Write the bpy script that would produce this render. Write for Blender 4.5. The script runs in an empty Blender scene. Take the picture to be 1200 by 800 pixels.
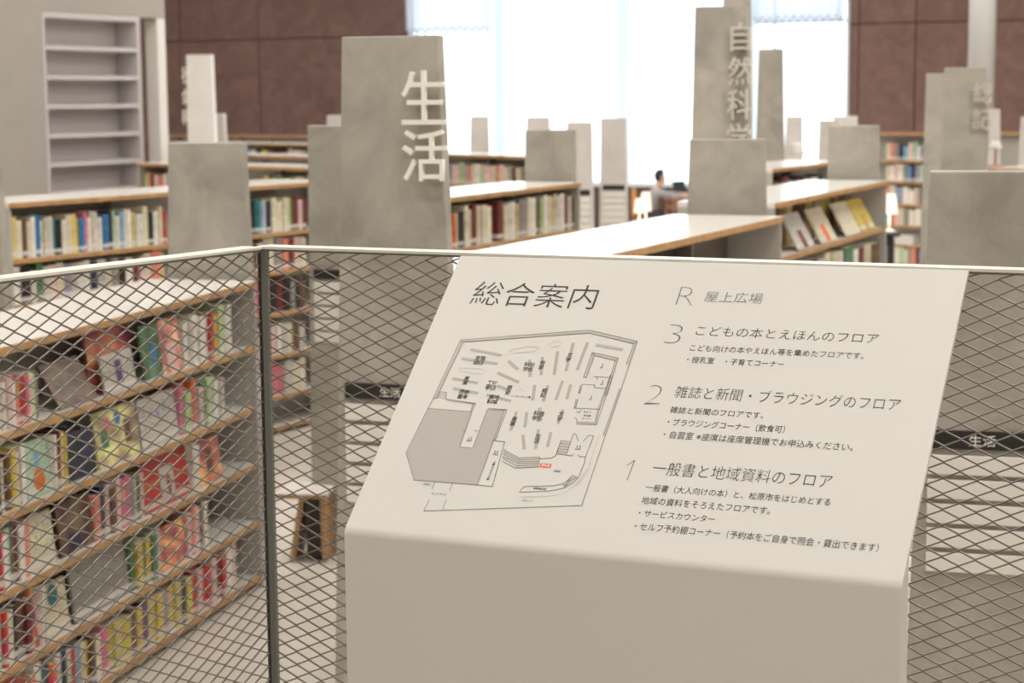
import bpy, bmesh, math, random
import numpy as np
from mathutils import Matrix, Vector, Euler
S = bpy.context.scene
COL = S.collection
rnd = random.Random(7)
PI = math.pi

# ------------------------------------------------------------------ camera
EYE = 2.51                                   # eye above the library floor (the landing is 1.11 up)
FPX = 2200.0
_p = math.atan(285 / FPX); _r = 0.009
_f = Vector((0, math.cos(_p), -math.sin(_p)))
_u0 = Vector((1, 0, 0)).cross(_f)
_rt = Vector((1, 0, 0)) * math.cos(_r) - _u0 * math.sin(_r)
_up = _u0 * math.cos(_r) + Vector((1, 0, 0)) * math.sin(_r)
cam_d = bpy.data.cameras.new('camera')
cam_d.sensor_width = 36; cam_d.lens = FPX / 1200 * 36
cam_d.clip_start = 0.1; cam_d.clip_end = 300
cam_d.dof.use_dof = True; cam_d.dof.focus_distance = 3.42; cam_d.dof.aperture_fstop = 6.8
cam = bpy.data.objects.new('camera', cam_d); COL.objects.link(cam)
cam.matrix_world = Matrix(((_rt.x, _up.x, -_f.x, 0), (_rt.y, _up.y, -_f.y, 0), (_rt.z, _up.z, -_f.z, EYE), (0, 0, 0, 1)))
S.camera = cam
# ------------------------------------------------------------------ view
S.view_settings.view_transform = 'Standard'; S.view_settings.look = 'None'
S.view_settings.gamma = 1; S.view_settings.use_curve_mapping = False
S.view_settings.exposure = 0.0
S.cycles.use_denoising = True
S.cycles.max_bounces = 8; S.cycles.diffuse_bounces = 5; S.cycles.glossy_bounces = 3
S.cycles.sample_clamp_indirect = 6
# ------------------------------------------------------------------ sky
W = bpy.data.worlds.new('daylight'); S.world = W; W.use_nodes = True
_b = W.node_tree.nodes['Background']
_b.inputs[0].default_value = (0.86, 0.93, 1.0, 1); _b.inputs[1].default_value = 3.2

# building axes: E1 along the rear wall (to the right), E2 away from the landing
E1 = Vector((0.899, -0.438, 0)); E2 = Vector((0.438, 0.899, 0))
BROT = math.atan2(E1.y, E1.x)
def bld(a, b, z=0): return E1 * a + E2 * b + Vector((0, 0, z))

CEIL = 7.2
def area_light(name, loc, sx, sy, power, colour, rot=(0, 0, 0)):
    l = bpy.data.lights.new(name, 'AREA'); l.shape = 'RECTANGLE'; l.size = sx; l.size_y = sy
    l.energy = power; l.color = colour
    o = bpy.data.objects.new(name, l); COL.objects.link(o); o.location = loc; o.rotation_euler = rot
    return o
LAMPS = [(a, b) for b in (-1.5, 3.0, 8.5, 14.0, 20.0, 26.5) for a in (-11.0, -5.5, 0.0, 5.5)] + [(a, b) for b in (20.0, 26.5) for a in (-23.0, -17.0)]  # the last four, far left, are added to brighten the rear wall
for a, b in LAMPS:
    area_light('ceiling_lamp_light', bld(a, b, CEIL - 0.16), 2.6, 0.5, 100 if b < 5 else 145 if b < 18 else 165, (1.0, 0.965, 0.915), (0, 0, BROT))
_pt = area_light('window_portal', bld(0, 0, 0), 11.4, 6.2, 1, (1, 1, 1))

# ------------------------------------------------------------------ pixel -> world helpers (1200 x 800 frame)
def ray(x, y): return _rt * (x - 600) + _up * (400 - y) + _f * FPX
def atz(x, y, z):
    d = ray(x, y); return Vector((0, 0, EYE)) + d * ((z - EYE) / d.z)
def aty(x, y, Y):
    d = ray(x, y); return Vector((0, 0, EYE)) + d * (Y / d.y)
def atv(x, y, v):                                # on the building plane at E2 distance v
    d = ray(x, y); return Vector((0, 0, EYE)) + d * (v / d.dot(E2))
# window portal pose: just inside the window, pointing into the hall
_wl = atv(476, 120, 31.9); _wr = atv(992, 120, 31.9)
_c = (_wl + _wr) / 2; WA0 = _wl.dot(E1); WA1 = _wr.dot(E1)
_pt.location = (_c.x, _c.y, 4.0); _pt.rotation_euler = (-PI / 2, 0, BROT); _pt.data.size = WA1 - WA0
_pt.data.cycles.is_portal = True

# ------------------------------------------------------------------ materials
def newmat(name):
    m = bpy.data.materials.new(name); m.use_nodes = True
    return m, m.node_tree.nodes, m.node_tree.links, m.node_tree.nodes['Principled BSDF']
def L(c):                                        # sRGB 0-255 -> linear
    return tuple((v / 255 / 12.92) if v / 255 <= .04045 else ((v / 255 + .055) / 1.055) ** 2.4 for v in c) + (1,)
def mat(name, col, rough=0.6, metal=0, bump=0, scale=60, vary=0.0, spec=0.5):
    m, n, l, b = newmat(name)
    b.inputs['Base Color'].default_value = col; b.inputs['Roughness'].default_value = rough
    b.inputs['Metallic'].default_value = metal; b.inputs['Specular IOR Level'].default_value = spec
    if bump or vary:
        t = n.new('ShaderNodeTexCoord'); z = n.new('ShaderNodeTexNoise'); z.inputs['Scale'].default_value = scale
        z.inputs['Detail'].default_value = 5
        l.new(t.outputs['Object'], z.inputs['Vector'])
        if bump:
            bp = n.new('ShaderNodeBump'); bp.inputs['Strength'].default_value = bump; bp.inputs['Distance'].default_value = 0.01
            l.new(z.outputs['Fac'], bp.inputs['Height']); l.new(bp.outputs['Normal'], b.inputs['Normal'])
        if vary:
            r = n.new('ShaderNodeValToRGB'); l.new(z.outputs['Fac'], r.inputs['Fac'])
            r.color_ramp.elements[0].position = .3; r.color_ramp.elements[1].position = .7
            r.color_ramp.elements[0].color = tuple(c * (1 - vary) for c in col[:3]) + (1,)
            r.color_ramp.elements[1].color = tuple(min(1, c * (1 + vary)) for c in col[:3]) + (1,)
            l.new(r.outputs['Color'], b.inputs['Base Color'])
    return m
def emis(name, col, s):
    m = bpy.data.materials.new(name); m.use_nodes = True; n = m.node_tree.nodes; l = m.node_tree.links
    n.remove(n['Principled BSDF']); e = n.new('ShaderNodeEmission'); e.inputs[0].default_value = col; e.inputs[1].default_value = s
    l.new(e.outputs[0], n['Material Output'].inputs[0]); return m
def concrete(name, col, dark=.72, light=1.22):
    m, n, l, b = newmat(name)
    t = n.new('ShaderNodeTexCoord')
    oi = n.new('ShaderNodeObjectInfo'); ad = n.new('ShaderNodeVectorMath'); ad.operation = 'ADD'
    mu = n.new('ShaderNodeVectorMath'); mu.operation = 'SCALE'; mu.inputs['Scale'].default_value = 7
    cb = n.new('ShaderNodeCombineXYZ')
    for i in range(3): l.new(oi.outputs['Random'], cb.inputs[i])
    l.new(cb.outputs[0], mu.inputs[0]); l.new(t.outputs['Object'], ad.inputs[0]); l.new(mu.outputs[0], ad.inputs[1])
    z = n.new('ShaderNodeTexNoise'); z.inputs['Scale'].default_value = 3.2; z.inputs['Detail'].default_value = 6; z.inputs['Roughness'].default_value = .62
    z.inputs['Distortion'].default_value = .7
    l.new(ad.outputs[0], z.inputs['Vector'])
    r = n.new('ShaderNodeValToRGB'); l.new(z.outputs['Fac'], r.inputs['Fac'])
    r.color_ramp.elements[0].position = .28; r.color_ramp.elements[1].position = .74
    r.color_ramp.elements[0].color = tuple(c * dark for c in col[:3]) + (1,)
    r.color_ramp.elements[1].color = tuple(c * light for c in col[:3]) + (1,)
    l.new(r.outputs['Color'], b.inputs['Base Color'])
    z2 = n.new('ShaderNodeTexNoise'); z2.inputs['Scale'].default_value = 45; z2.inputs['Detail'].default_value = 4; l.new(ad.outputs[0], z2.inputs['Vector'])
    bp = n.new('ShaderNodeBump'); bp.inputs['Strength'].default_value = .12; bp.inputs['Distance'].default_value = .01
    l.new(z2.outputs['Fac'], bp.inputs['Height']); l.new(bp.outputs['Normal'], b.inputs['Normal'])
    b.inputs['Roughness'].default_value = .8
    return m
M = {}
M['white_steel'] = mat('white_painted_steel', (.76, .735, .67, 1), .42, bump=.02, scale=300)
M['sign'] = mat('ivory_sign_paint', (.61, .60, .565, 1), .5, spec=.3)
M['grey_steel'] = mat('grey_painted_steel', (.19, .195, .165, 1), .45, 0)
M['rail_top'] = mat('pale_rail_paint', (.66, .64, .57, 1), .35)
M['mesh'] = mat('mesh_paint', (.17, .15, .125, 1), .4)
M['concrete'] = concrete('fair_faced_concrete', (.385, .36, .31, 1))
M['concrete_haze'] = concrete('hazed_fair_faced_concrete', (.60, .565, .54, 1), .88, 1.08)  # haze and window glare over the far slabs, put into a lighter concrete colour
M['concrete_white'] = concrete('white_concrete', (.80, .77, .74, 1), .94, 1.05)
M['laminate'] = mat('white_laminate', (.78, .755, .715, 1), .17, spec=.6)
M['plain_white'] = mat('shelf_white', (.62, .60, .56, 1), .5)
M['upright'] = mat('shelf_upright_grey', (.42, .40, .365, 1), .5)
M['wood'] = mat('birch_edge', L((178, 138, 92)), .5, vary=.18, scale=14)
M['black'] = mat('black_plate', (.018, .014, .013, 1), .45)
M['plate'] = mat('index_plate_white', (.74, .715, .66, 1), .4)
M['letter'] = mat('cream_letter_paint', (.88, .86, .77, 1), .4)
M['letter_dim'] = mat('stone_letter_paint', (.56, .53, .455, 1), .5)
M['ink'] = mat('black_print', (.02, .018, .016, 1), .5)
M['ink_grey'] = mat('grey_print', (.16, .15, .135, 1), .5)
M['ink_light'] = mat('faint_grey_print', (.50, .475, .43, 1), .5)
M['ink_mid'] = mat('mid_grey_print', (.40, .375, .345, 1), .5)
M['ink_wallband'] = mat('map_wall_grey_print', (.46, .44, .40, 1), .5)
M['ink_red'] = mat('red_print', (.72, .09, .03, 1), .5)
M['ink_white'] = mat('white_print', (.8, .78, .72, 1), .5)
M['floor'] = mat('pale_resin_floor', (.60, .555, .495, 1), .28, vary=.06, scale=2)
M['earth'] = concrete('red_earth_concrete', (.195, .112, .096, 1), .74, 1.22)
M['earth_joint'] = mat('wall_joint', (.12, .07, .06, 1), .9)
M['wall_white'] = mat('warm_white_wall', (.335, .305, .275, 1), .7, vary=.03, scale=3)
M['round_column'] = mat('round_column_paint', (.46, .455, .445, 1), .6)
M['column'] = mat('column_white', (.70, .675, .63, 1), .6)
M['lilac'] = mat('lilac_grey_shelving', (.50, .465, .46, 1), .5)
M['ceiling'] = mat('ceiling_white', (.62, .60, .56, 1), .8)
M['frame_blue'] = mat('window_frame_white', (.80, .86, .90, 1), .4)
M['lamp_on'] = emis('lit_diffuser', (1, .93, .83, 1), 6)
M['shade_on'] = emis('lit_lampshade', (1, .86, .66, 1), 1.7)
M['brown'] = mat('brown_wood_top', L((140, 98, 76)), .5, vary=.15, scale=8)
M['orange'] = mat('orange_fabric', L((222, 148, 66)), .8)
M['navy'] = mat('dark_fabric', (.03, .03, .036, 1), .85)
M['skin'] = mat('skin', L((214, 172, 148)), .55)
M['hair'] = mat('black_hair', (.015, .014, .016, 1), .6, bump=.3, scale=90)
M['jumper'] = mat('grey_wool', (.33, .33, .34, 1), .9, bump=.2, scale=150)
M['trousers'] = mat('dark_trousers', (.05, .05, .06, 1), .9)
M['pages'] = mat('paper_pages', (.66, .62, .53, 1), .8)
M['stool_dark'] = mat('dark_slat_panel', (.035, .028, .024, 1), .7)
# glass: see-through with a slight reflection
def glassmat():
    m = bpy.data.materials.new('window_glass'); m.use_nodes = True; n = m.node_tree.nodes; l = m.node_tree.links
    n.remove(n['Principled BSDF'])
    t = n.new('ShaderNodeBsdfTransparent'); g = n.new('ShaderNodeBsdfGlossy'); g.inputs['Roughness'].default_value = .02
    t.inputs[0].default_value = (.96, .985, .98, 1)
    mx = n.new('ShaderNodeMixShader'); mx.inputs[0].default_value = .05
    l.new(t.outputs[0], mx.inputs[1]); l.new(g.outputs[0], mx.inputs[2]); l.new(mx.outputs[0], n['Material Output'].inputs[0]); return m
M['glass'] = glassmat()
def sheermat():
    m = bpy.data.materials.new('sheer_curtain'); m.use_nodes = True; n = m.node_tree.nodes; l = m.node_tree.links
    n.remove(n['Principled BSDF'])
    t = n.new('ShaderNodeBsdfTransparent'); t.inputs[0].default_value = (.85, .88, 1, 1)
    g = n.new('ShaderNodeBsdfTranslucent'); g.inputs[0].default_value = (.58, .59, .62, 1)
    d = n.new('ShaderNodeBsdfDiffuse'); d.inputs[0].default_value = (.7, .72, .8, 1)
    m1 = n.new('ShaderNodeMixShader'); m1.inputs[0].default_value = .35; l.new(g.outputs[0], m1.inputs[1]); l.new(d.outputs[0], m1.inputs[2])
    m2 = n.new('ShaderNodeMixShader'); m2.inputs[0].default_value = .9; l.new(t.outputs[0], m2.inputs[1]); l.new(m1.outputs[0], m2.inputs[2])
    l.new(m2.outputs[0], n['Material Output'].inputs[0]); return m
M['sheer'] = sheermat()
def finmat():
    m = bpy.data.materials.new('frosted_glass_fin'); m.use_nodes = True; n = m.node_tree.nodes; l = m.node_tree.links
    n.remove(n['Principled BSDF'])
    g = n.new('ShaderNodeBsdfTranslucent'); g.inputs[0].default_value = (.215, .25, .27, 1)
    d = n.new('ShaderNodeBsdfDiffuse'); d.inputs[0].default_value = (.7, .74, .76, 1)
    a_ = n.new('ShaderNodeAddShader'); l.new(g.outputs[0], a_.inputs[0]); l.new(d.outputs[0], a_.inputs[1])
    l.new(a_.outputs[0], n['Material Output'].inputs[0]); return m
M['fin'] = finmat()
def bookmat():
    """cover colour from the object, a paler or darker band and small marks of its own on every spine"""
    m, n, l, b = newmat('book_cover'); b.inputs['Roughness'].default_value = .42
    oi = n.new('ShaderNodeObjectInfo'); tc = n.new('ShaderNodeTexCoord'); sp = n.new('ShaderNodeSeparateXYZ')
    l.new(tc.outputs['Generated'], sp.inputs[0])
    def math_(op, a, b_=None, c=None):
        k = n.new('ShaderNodeMath'); k.operation = op
        for i, v in enumerate((a, b_, c)):
            if v is None: continue
            if isinstance(v, (int, float)): k.inputs[i].default_value = v
            else: l.new(v, k.inputs[i])
        return k.outputs[0]
    rn = oi.outputs['Random']
    # band position from the random number
    pos = math_('MULTIPLY_ADD', rn, .45, .35)
    dist = math_('ABSOLUTE', math_('SUBTRACT', sp.outputs[2], pos))
    band = math_('LESS_THAN', dist, math_('MULTIPLY_ADD', math_('FRACT', math_('MULTIPLY', rn, 17.3)), .12, .01))
    hs = n.new('ShaderNodeHueSaturation'); l.new(oi.outputs['Color'], hs.inputs['Color'])
    l.new(math_('MULTIPLY_ADD', math_('FRACT', math_('MULTIPLY', rn, 7.1)), .2, .4), hs.inputs['Hue'])
    l.new(math_('MULTIPLY_ADD', math_('FRACT', math_('MULTIPLY', rn, 31.7)), .9, .55), hs.inputs['Value'])
    hs.inputs['Saturation'].default_value = 1.0
    m1 = n.new('ShaderNodeMix'); m1.data_type = 'RGBA'
    l.new(math_('MULTIPLY', band, .55), m1.inputs[0]); l.new(oi.outputs['Color'], m1.inputs[6]); l.new(hs.outputs[0], m1.inputs[7])
    # title marks: fine dark flecks up the middle of the spine
    nz = n.new('ShaderNodeTexNoise'); nz.inputs['Scale'].default_value = 1; nz.inputs['Detail'].default_value = 2
    mp = n.new('ShaderNodeMapping'); mp.inputs['Scale'].default_value = (9, 9, 30)
    l.new(tc.outputs['Generated'], mp.inputs[0])
    av = n.new('ShaderNodeVectorMath'); av.operation = 'ADD'; cb = n.new('ShaderNodeCombineXYZ')
    l.new(math_('MULTIPLY', rn, 90), cb.inputs[0]); l.new(mp.outputs[0], av.inputs[0]); l.new(cb.outputs[0], av.inputs[1]); l.new(av.outputs[0], nz.inputs['Vector'])
    fleck = math_('MULTIPLY', math_('GREATER_THAN', nz.outputs['Fac'], .56), math_('LESS_THAN', math_('ABSOLUTE', math_('SUBTRACT', sp.outputs[2], .62)), .26))
    m2 = n.new('ShaderNodeMix'); m2.data_type = 'RGBA'; m2.inputs[7].default_value = (.09, .07, .06, 1)
    l.new(math_('MULTIPLY', fleck, .55), m2.inputs[0]); l.new(m1.outputs[2], m2.inputs[6])
    # shelf-mark sticker low on the spine
    lab = math_('LESS_THAN', math_('ABSOLUTE', math_('SUBTRACT', sp.outputs[2], .12)), .055)
    m3 = n.new('ShaderNodeMix'); m3.data_type = 'RGBA'; m3.inputs[7].default_value = (.68, .66, .62, 1)
    l.new(math_('MULTIPLY', lab, .8), m3.inputs[0]); l.new(m2.outputs[2], m3.inputs[6])
    l.new(m3.outputs[2], b.inputs['Base Color']); return m
M['book'] = bookmat()
def coverart():
    m, n, l, b = newmat('printed_front_cover'); b.inputs['Roughness'].default_value = .35
    oi = n.new('ShaderNodeObjectInfo'); tc = n.new('ShaderNodeTexCoord'); nz = n.new('ShaderNodeTexNoise'); nz.noise_dimensions = '4D'
    nz.inputs['Scale'].default_value = 2.6; nz.inputs['Detail'].default_value = 1.2
    l.new(tc.outputs['Generated'], nz.inputs['Vector'])
    k = n.new('ShaderNodeMath'); k.operation = 'MULTIPLY'; k.inputs[1].default_value = 50; l.new(oi.outputs['Random'], k.inputs[0]); l.new(k.outputs[0], nz.inputs['W'])
    hs = n.new('ShaderNodeHueSaturation'); l.new(oi.outputs['Color'], hs.inputs['Color'])
    hr_ = n.new('ShaderNodeMapRange'); hr_.inputs[1].default_value = .3; hr_.inputs[2].default_value = .7; hr_.inputs[3].default_value = .44; hr_.inputs[4].default_value = .56
    l.new(nz.outputs['Fac'], hr_.inputs[0]); l.new(hr_.outputs[0], hs.inputs['Hue']); hs.inputs['Saturation'].default_value = .85
    r = n.new('ShaderNodeMapRange'); r.inputs[1].default_value = .35; r.inputs[2].default_value = .65; r.inputs[3].default_value = .45; r.inputs[4].default_value = 1.5
    l.new(nz.outputs['Fac'], r.inputs[0]); l.new(r.outputs[0], hs.inputs['Value'])
    l.new(hs.outputs[0], b.inputs['Base Color']); return m
M['art'] = coverart()
M['shade_board'] = mat('shaded_back_board', (.16, .14, .11, 1), .7)  # interior shade of the central bookcase, painted into its board colour

# ------------------------------------------------------------------ mesh helpers
class MB:
    def __init__(s): s.v = []; s.f = []; s.m = []
    def poly(s, vs, fs, mi=0):
        o = len(s.v); s.v += [tuple(v) for v in vs]; s.f += [tuple(i + o for i in f) for f in fs]; s.m += [mi] * len(fs)
    def box(s, x0, x1, y0, y1, z0, z1, mi=0):
        s.poly([(x0, y0, z0), (x1, y0, z0), (x1, y1, z0), (x0, y1, z0), (x0, y0, z1), (x1, y0, z1), (x1, y1, z1), (x0, y1, z1)],
               [(0, 3, 2, 1), (4, 5, 6, 7), (0, 1, 5, 4), (1, 2, 6, 5), (2, 3, 7, 6), (3, 0, 4, 7)], mi)
    def prism(s, prof, x0, x1, mi=0):                     # profile in (y, z), extruded along x
        n = len(prof)
        s.poly([(x0, a, b) for a, b in prof] + [(x1, a, b) for a, b in prof],
               [tuple(range(n))] + [tuple(range(2 * n - 1, n - 1, -1))] + [(i, i + n, (i + 1) % n + n, (i + 1) % n) for i in range(n)], mi)
    def lathe(s, prof, n=16, mi=0, cx=0, cy=0):
        vs = []; fs = []
        for r_, z in prof:
            for i in range(n): vs.append((cx + r_ * math.cos(2 * PI * i / n), cy + r_ * math.sin(2 * PI * i / n), z))
        for j in range(len(prof) - 1):
            for i in range(n): fs.append((j * n + i, j * n + (i + 1) % n, (j + 1) * n + (i + 1) % n, (j + 1) * n + i))
        fs.append(tuple(range(n - 1, -1, -1))); fs.append(tuple((len(prof) - 1) * n + i for i in range(n)))
        s.poly(vs, fs, mi)
    def bar(s, a, b, w, t, n):                            # thin bar from a to b: width w in the plane, thickness t along n
        a = Vector(a); b = Vector(b); d = (b - a).normalized(); n = Vector(n); q = d.cross(n).normalized() * w / 2; h = n * t / 2
        vs = [a - q - h, a + q - h, b + q - h, b - q - h, a - q + h, a + q + h, b + q + h, b - q + h]
        s.poly(vs, [(0, 3, 2, 1), (4, 5, 6, 7), (0, 1, 5, 4), (1, 2, 6, 5), (2, 3, 7, 6), (3, 0, 4, 7)])
    def mesh(s, name, mats, smooth=False, bevel=0, recalc=True):
        me = bpy.data.meshes.new(name); me.from_pydata(s.v, [], s.f)
        for m in mats: me.materials.append(m)
        me.polygons.foreach_set('material_index', s.m)
        if bevel or recalc:
            bm = bmesh.new(); bm.from_mesh(me)
            if recalc: bmesh.ops.recalc_face_normals(bm, faces=bm.faces)
            if bevel: bmesh.ops.bevel(bm, geom=[e for e in bm.edges if e.calc_face_angle(0) > .5], offset=bevel, segments=2, profile=.6, affect='EDGES', clamp_overlap=True)
            bm.to_mesh(me); bm.free()
        if smooth: me.shade_smooth()
        me.update(); return me
def link(name, me, parent=None, loc=(0, 0, 0), rot=(0, 0, 0), scale=(1, 1, 1), color=None, kind=None, label=None):
    o = bpy.data.objects.new(name, me); COL.objects.link(o)
    o.location = loc; o.rotation_euler = rot; o.scale = scale
    if parent: o.parent = parent
    if color: o.color = color
    if kind: o['kind'] = kind
    if label: o['label'] = label
    return o
def tag(o, label, cat, group=None):
    o['label'] = label; o['category'] = cat
    if group: o['group'] = group
    return o
def thing(name, label, cat, loc=(0, 0, 0), rotz=0, group=None):
    o = bpy.data.objects.new(name, None); COL.objects.link(o); o.empty_display_size = .1
    o.location = loc; o.rotation_euler = (0, 0, rotz); return tag(o, label, cat, group)
_cache = {}
def boxmesh(name, sx, sy, sz, m, bevel=0, x0=0, y0=0, z0=0):
    k = (name, round(sx, 4), round(sy, 4), round(sz, 4), m.name, bevel, x0, y0, z0)
    if k not in _cache:
        b = MB(); b.box(x0, x0 + sx, y0, y0 + sy, z0, z0 + sz); _cache[k] = b.mesh(name, [m], bevel=bevel)
    return _cache[k]
def part_box(name, parent, x0, x1, y0, y1, z0, z1, m, bevel=0, label=None, kind=None):
    return link(name, boxmesh(name, x1 - x0, y1 - y0, z1 - z0, m, bevel), parent, (x0, y0, z0), label=label, kind=kind)
def text_mesh(body, m, offset=0.0, extrude=0.0, name='lettering'):
    """glyphs of the built-in font as a mesh; returns mesh and its bounds for size 1"""
    c = bpy.data.curves.new('t', 'FONT'); c.body = body; c.offset = offset; c.extrude = extrude; c.resolution_u = 3
    o = bpy.data.objects.new('t', c); COL.objects.link(o)
    dg = bpy.context.evaluated_depsgraph_get(); dg.update()
    me = bpy.data.meshes.new_from_object(o.evaluated_get(dg)); me.name = name
    bpy.data.objects.remove(o); bpy.data.curves.remove(c)
    me.materials.clear(); me.materials.append(m)
    co = np.empty(len(me.vertices) * 3); me.vertices.foreach_get('co', co); co = co.reshape(-1, 3)
    return me, co.min(0), co.max(0)
def fit_text(me, lo, hi, x0, x1, y0, y1, zs=1.0):
    """scale and move mesh so that its bounds are x0..x1, y0..y1"""
    co = np.empty(len(me.vertices) * 3); me.vertices.foreach_get('co', co); co = co.reshape(-1, 3)
    co[:, 0] = x0 + (co[:, 0] - lo[0]) * (x1 - x0) / (hi[0] - lo[0])
    co[:, 1] = y0 + (co[:, 1] - lo[1]) * (y1 - y0) / (hi[1] - lo[1]); co[:, 2] *= zs
    me.vertices.foreach_set('co', co.ravel()); me.update(); return me

# ------------------------------------------------------------------ structure
def struct(name, me, loc=(0, 0, 0), rot=(0, 0, 0)):
    o = link(name, me, None, loc, rot); o['kind'] = 'structure'; return o
VB = 32.0                                                 # rear wall
b = MB(); b.box(-33, 11, -7, VB + .4, -.2, 0); struct('floor', b.mesh('floor', [M['floor']]), rot=(0, 0, BROT))
b = MB(); b.box(-33, 11, -7, VB + .4, CEIL, CEIL + .2); struct('ceiling', b.mesh('ceiling', [M['ceiling']]), rot=(0, 0, BROT))
b = MB(); b.box(11, 11.3, -7, VB, 0, CEIL); struct('wall_right', b.mesh('wall', [M['wall_white']]), rot=(0, 0, BROT))
b = MB(); b.box(-33.3, 11.3, -7.3, -7, 0, CEIL); struct('wall_front', b.mesh('wall', [M['wall_white']]), rot=(0, 0, BROT))
b = MB(); b.box(-33.3, -33, -7, VB, 0, CEIL); struct('wall_far_left', b.mesh('wall', [M['wall_white']]), rot=(0, 0, BROT))
# the landing the sign stands on: raised 1.11 m
LAND = 1.11
RA = Vector((-.513, 3.9, 0)); RD = (Vector((.883, 3.22, 0)) - RA).normalized(); RB = RA + RD * 4.2
RL = Vector((-.884, 3.233, 0)); RLd = (RL - RA).normalized(); RLE = RA + RLd * 2.3
b = MB()
q = [RA + RLd * .0 + Vector((-.04, .05, 0)), RB + Vector((.03, .06, 0)), RB - E2 * 7.5, RLE - E2 * 5.5 - E1 * .03, RLE - E1 * .05]
b.poly([(p_.x, p_.y, .001) for p_ in q] + [(p_.x, p_.y, LAND) for p_ in q], [(4, 3, 2, 1, 0), (5, 6, 7, 8, 9)] + [(i, (i + 1) % 5, (i + 1) % 5 + 5, i + 5) for i in range(5)])
struct('floor', b.mesh('landing_floor', [M['floor']]))

# rear wall: red earth concrete cast in lifts, window opening in the middle
WZ0, WZ1 = 0.88, 6.9
wr = bpy.data.objects.new('wall_rear', None); COL.objects.link(wr); wr['kind'] = 'structure'
wr.rotation_euler = (0, 0, BROT)
b = MB()
b.box(-33, WA0 - .02, VB + .06, VB + .4, 0, CEIL); b.box(WA1 + .02, 11, VB + .06, VB + .4, 0, CEIL)
b.box(WA0 - .02, WA1 + .02, VB + .06, VB + .4, 0, WZ0); b.box(WA0 - .02, WA1 + .02, VB + .06, VB + .4, WZ1, CEIL)
link('wall_core', b.mesh('wall_core', [M['earth_joint']]), wr)
def lift_panel(a0, a1, z0, z1, dy=0):
    link('panel', boxmesh('panel', a1 - a0 - .018, .06 + .02, z1 - z0 - .018, M['earth'], .006), wr, (a0 + .009, VB - .02 + dy, z0 + .009))
def wall_a(px): return atv(px, 100, VB).dot(E1)
jl = [WA0] + [wall_a(x) for x in (305, 213, 120)] + [-27.5, -32.9]
jl = [WA0 - .01] + jl[1:]
zs = [0, 1.55, 3.72, 5.85, CEIL]
for i in range(len(jl) - 1):
    for k in range(4): lift_panel(jl[i + 1], jl[i], zs[k], zs[k + 1], .012 * ((i + k) % 2))
jr = [WA1 + .01, wall_a(1006), wall_a(1072), wall_a(1150), 9.2, 10.95]
for i in range(len(jr) - 1):
    for k in range(4): lift_panel(jr[i], jr[i + 1], zs[k], zs[k + 1], .012 * ((i + k) % 2))
# window_1
wn = bpy.data.objects.new('window_1', None); COL.objects.link(wn); wn['kind'] = 'structure'; wn.rotation_euler = (0, 0, BROT)
b = MB(); fw = .12
b.box(WA0, WA0 + fw, VB + .02, VB + .2, WZ0, WZ1); b.box(WA1 - fw * .5, WA1, VB + .02, VB + .2, WZ0, WZ1)
b.box(WA0 + fw, WA1 - fw * .5, VB + .02, VB + .2, WZ0, WZ0 + .08); b.box(WA0 + fw, WA1 - fw * .5, VB + .02, VB + .2, WZ1 - .08, WZ1)
link('window_frame', b.mesh('window_frame', [M['frame_blue']], bevel=.008), wn)
mull = [(wall_a(578), wall_a(590)), (wall_a(721), wall_a(736)), (wall_a(872), wall_a(884)), (wall_a(904), wall_a(906.5))]
for a0, a1 in mull:
    link('mullion', boxmesh('mullion', a1 - a0, .16, WZ1 - WZ0 - .16, M['fin'], .01), wn, (a0, VB + .03, WZ0 + .08))
edges = [WA0 + fw] + [c for m_ in mull for c in m_] + [WA1 - fw * .5]
for i in range(0, len(edges), 2):
    link('pane', boxmesh('pane', edges[i + 1] - edges[i], .012, WZ1 - WZ0 - .16, M['glass']), wn, (edges[i], VB + .1, WZ0 + .08))
# transom bar of the right bay
zt_ = atv(940, 25, VB).z
link('transom', boxmesh('transom', edges[9] - edges[6] - .02, .1, .06, M['frame_blue'], .006), wn, (edges[6] + .01, VB + .02, zt_ - .03))
# sheer curtains gathered under the head of the window
def curtain(px0, px1, pyb, label):
    a0 = wall_a(px0); a1 = wall_a(px1); zb = atv((px0 + px1) / 2, pyb, VB - .15).z; n = 60
    m_ = MB(); vs = []
    for j, z in enumerate([zb, zb + .12, zb + .5, 6.8]):
        for i in range(n + 1):
            t = i / n; am = .035 * (1.0 if j < 2 else .8)
            vs.append((a0 + (a1 - a0) * t, am * math.sin(t * 2 * PI * 11 + math.sin(t * 9) * 1.4), z + (.05 * math.sin(t * 2 * PI * 11 + 1) if j == 0 else 0)))
    fs = [(j * (n + 1) + i, j * (n + 1) + i + 1, (j + 1) * (n + 1) + i + 1, (j + 1) * (n + 1) + i) for j in range(3) for i in range(n)]
    m_.poly(vs, fs)
    t_ = thing('sheer_curtain', label, 'curtain', bld(0, VB - .15), BROT)
    link('curtain_cloth', m_.mesh('curtain_cloth', [M['sheer']], smooth=True, recalc=False), t_)
    h = MB()
    for i in range(n):
        p0, p1 = vs[i], vs[i + 1]; h.poly([p0, p1, (p1[0], p1[1], p1[2] + .07), (p0[0], p0[1], p0[2] + .07)], [(0, 1, 2, 3)])
    link('hem', h.mesh('hem', [M['sheer']], recalc=False), t_, (0, -.004, 0))
    link('curtain_rail', boxmesh('curtain_rail', a1 - a0 + .1, .05, .04, M['frame_blue']), t_, (a0 - .05, -.025, 6.8))
curtain(481, 580, 38, 'white sheer curtain at the left bay of the tall window')
curtain(885, 990, 25, 'white sheer curtain at the right bay of the tall window')

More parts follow.
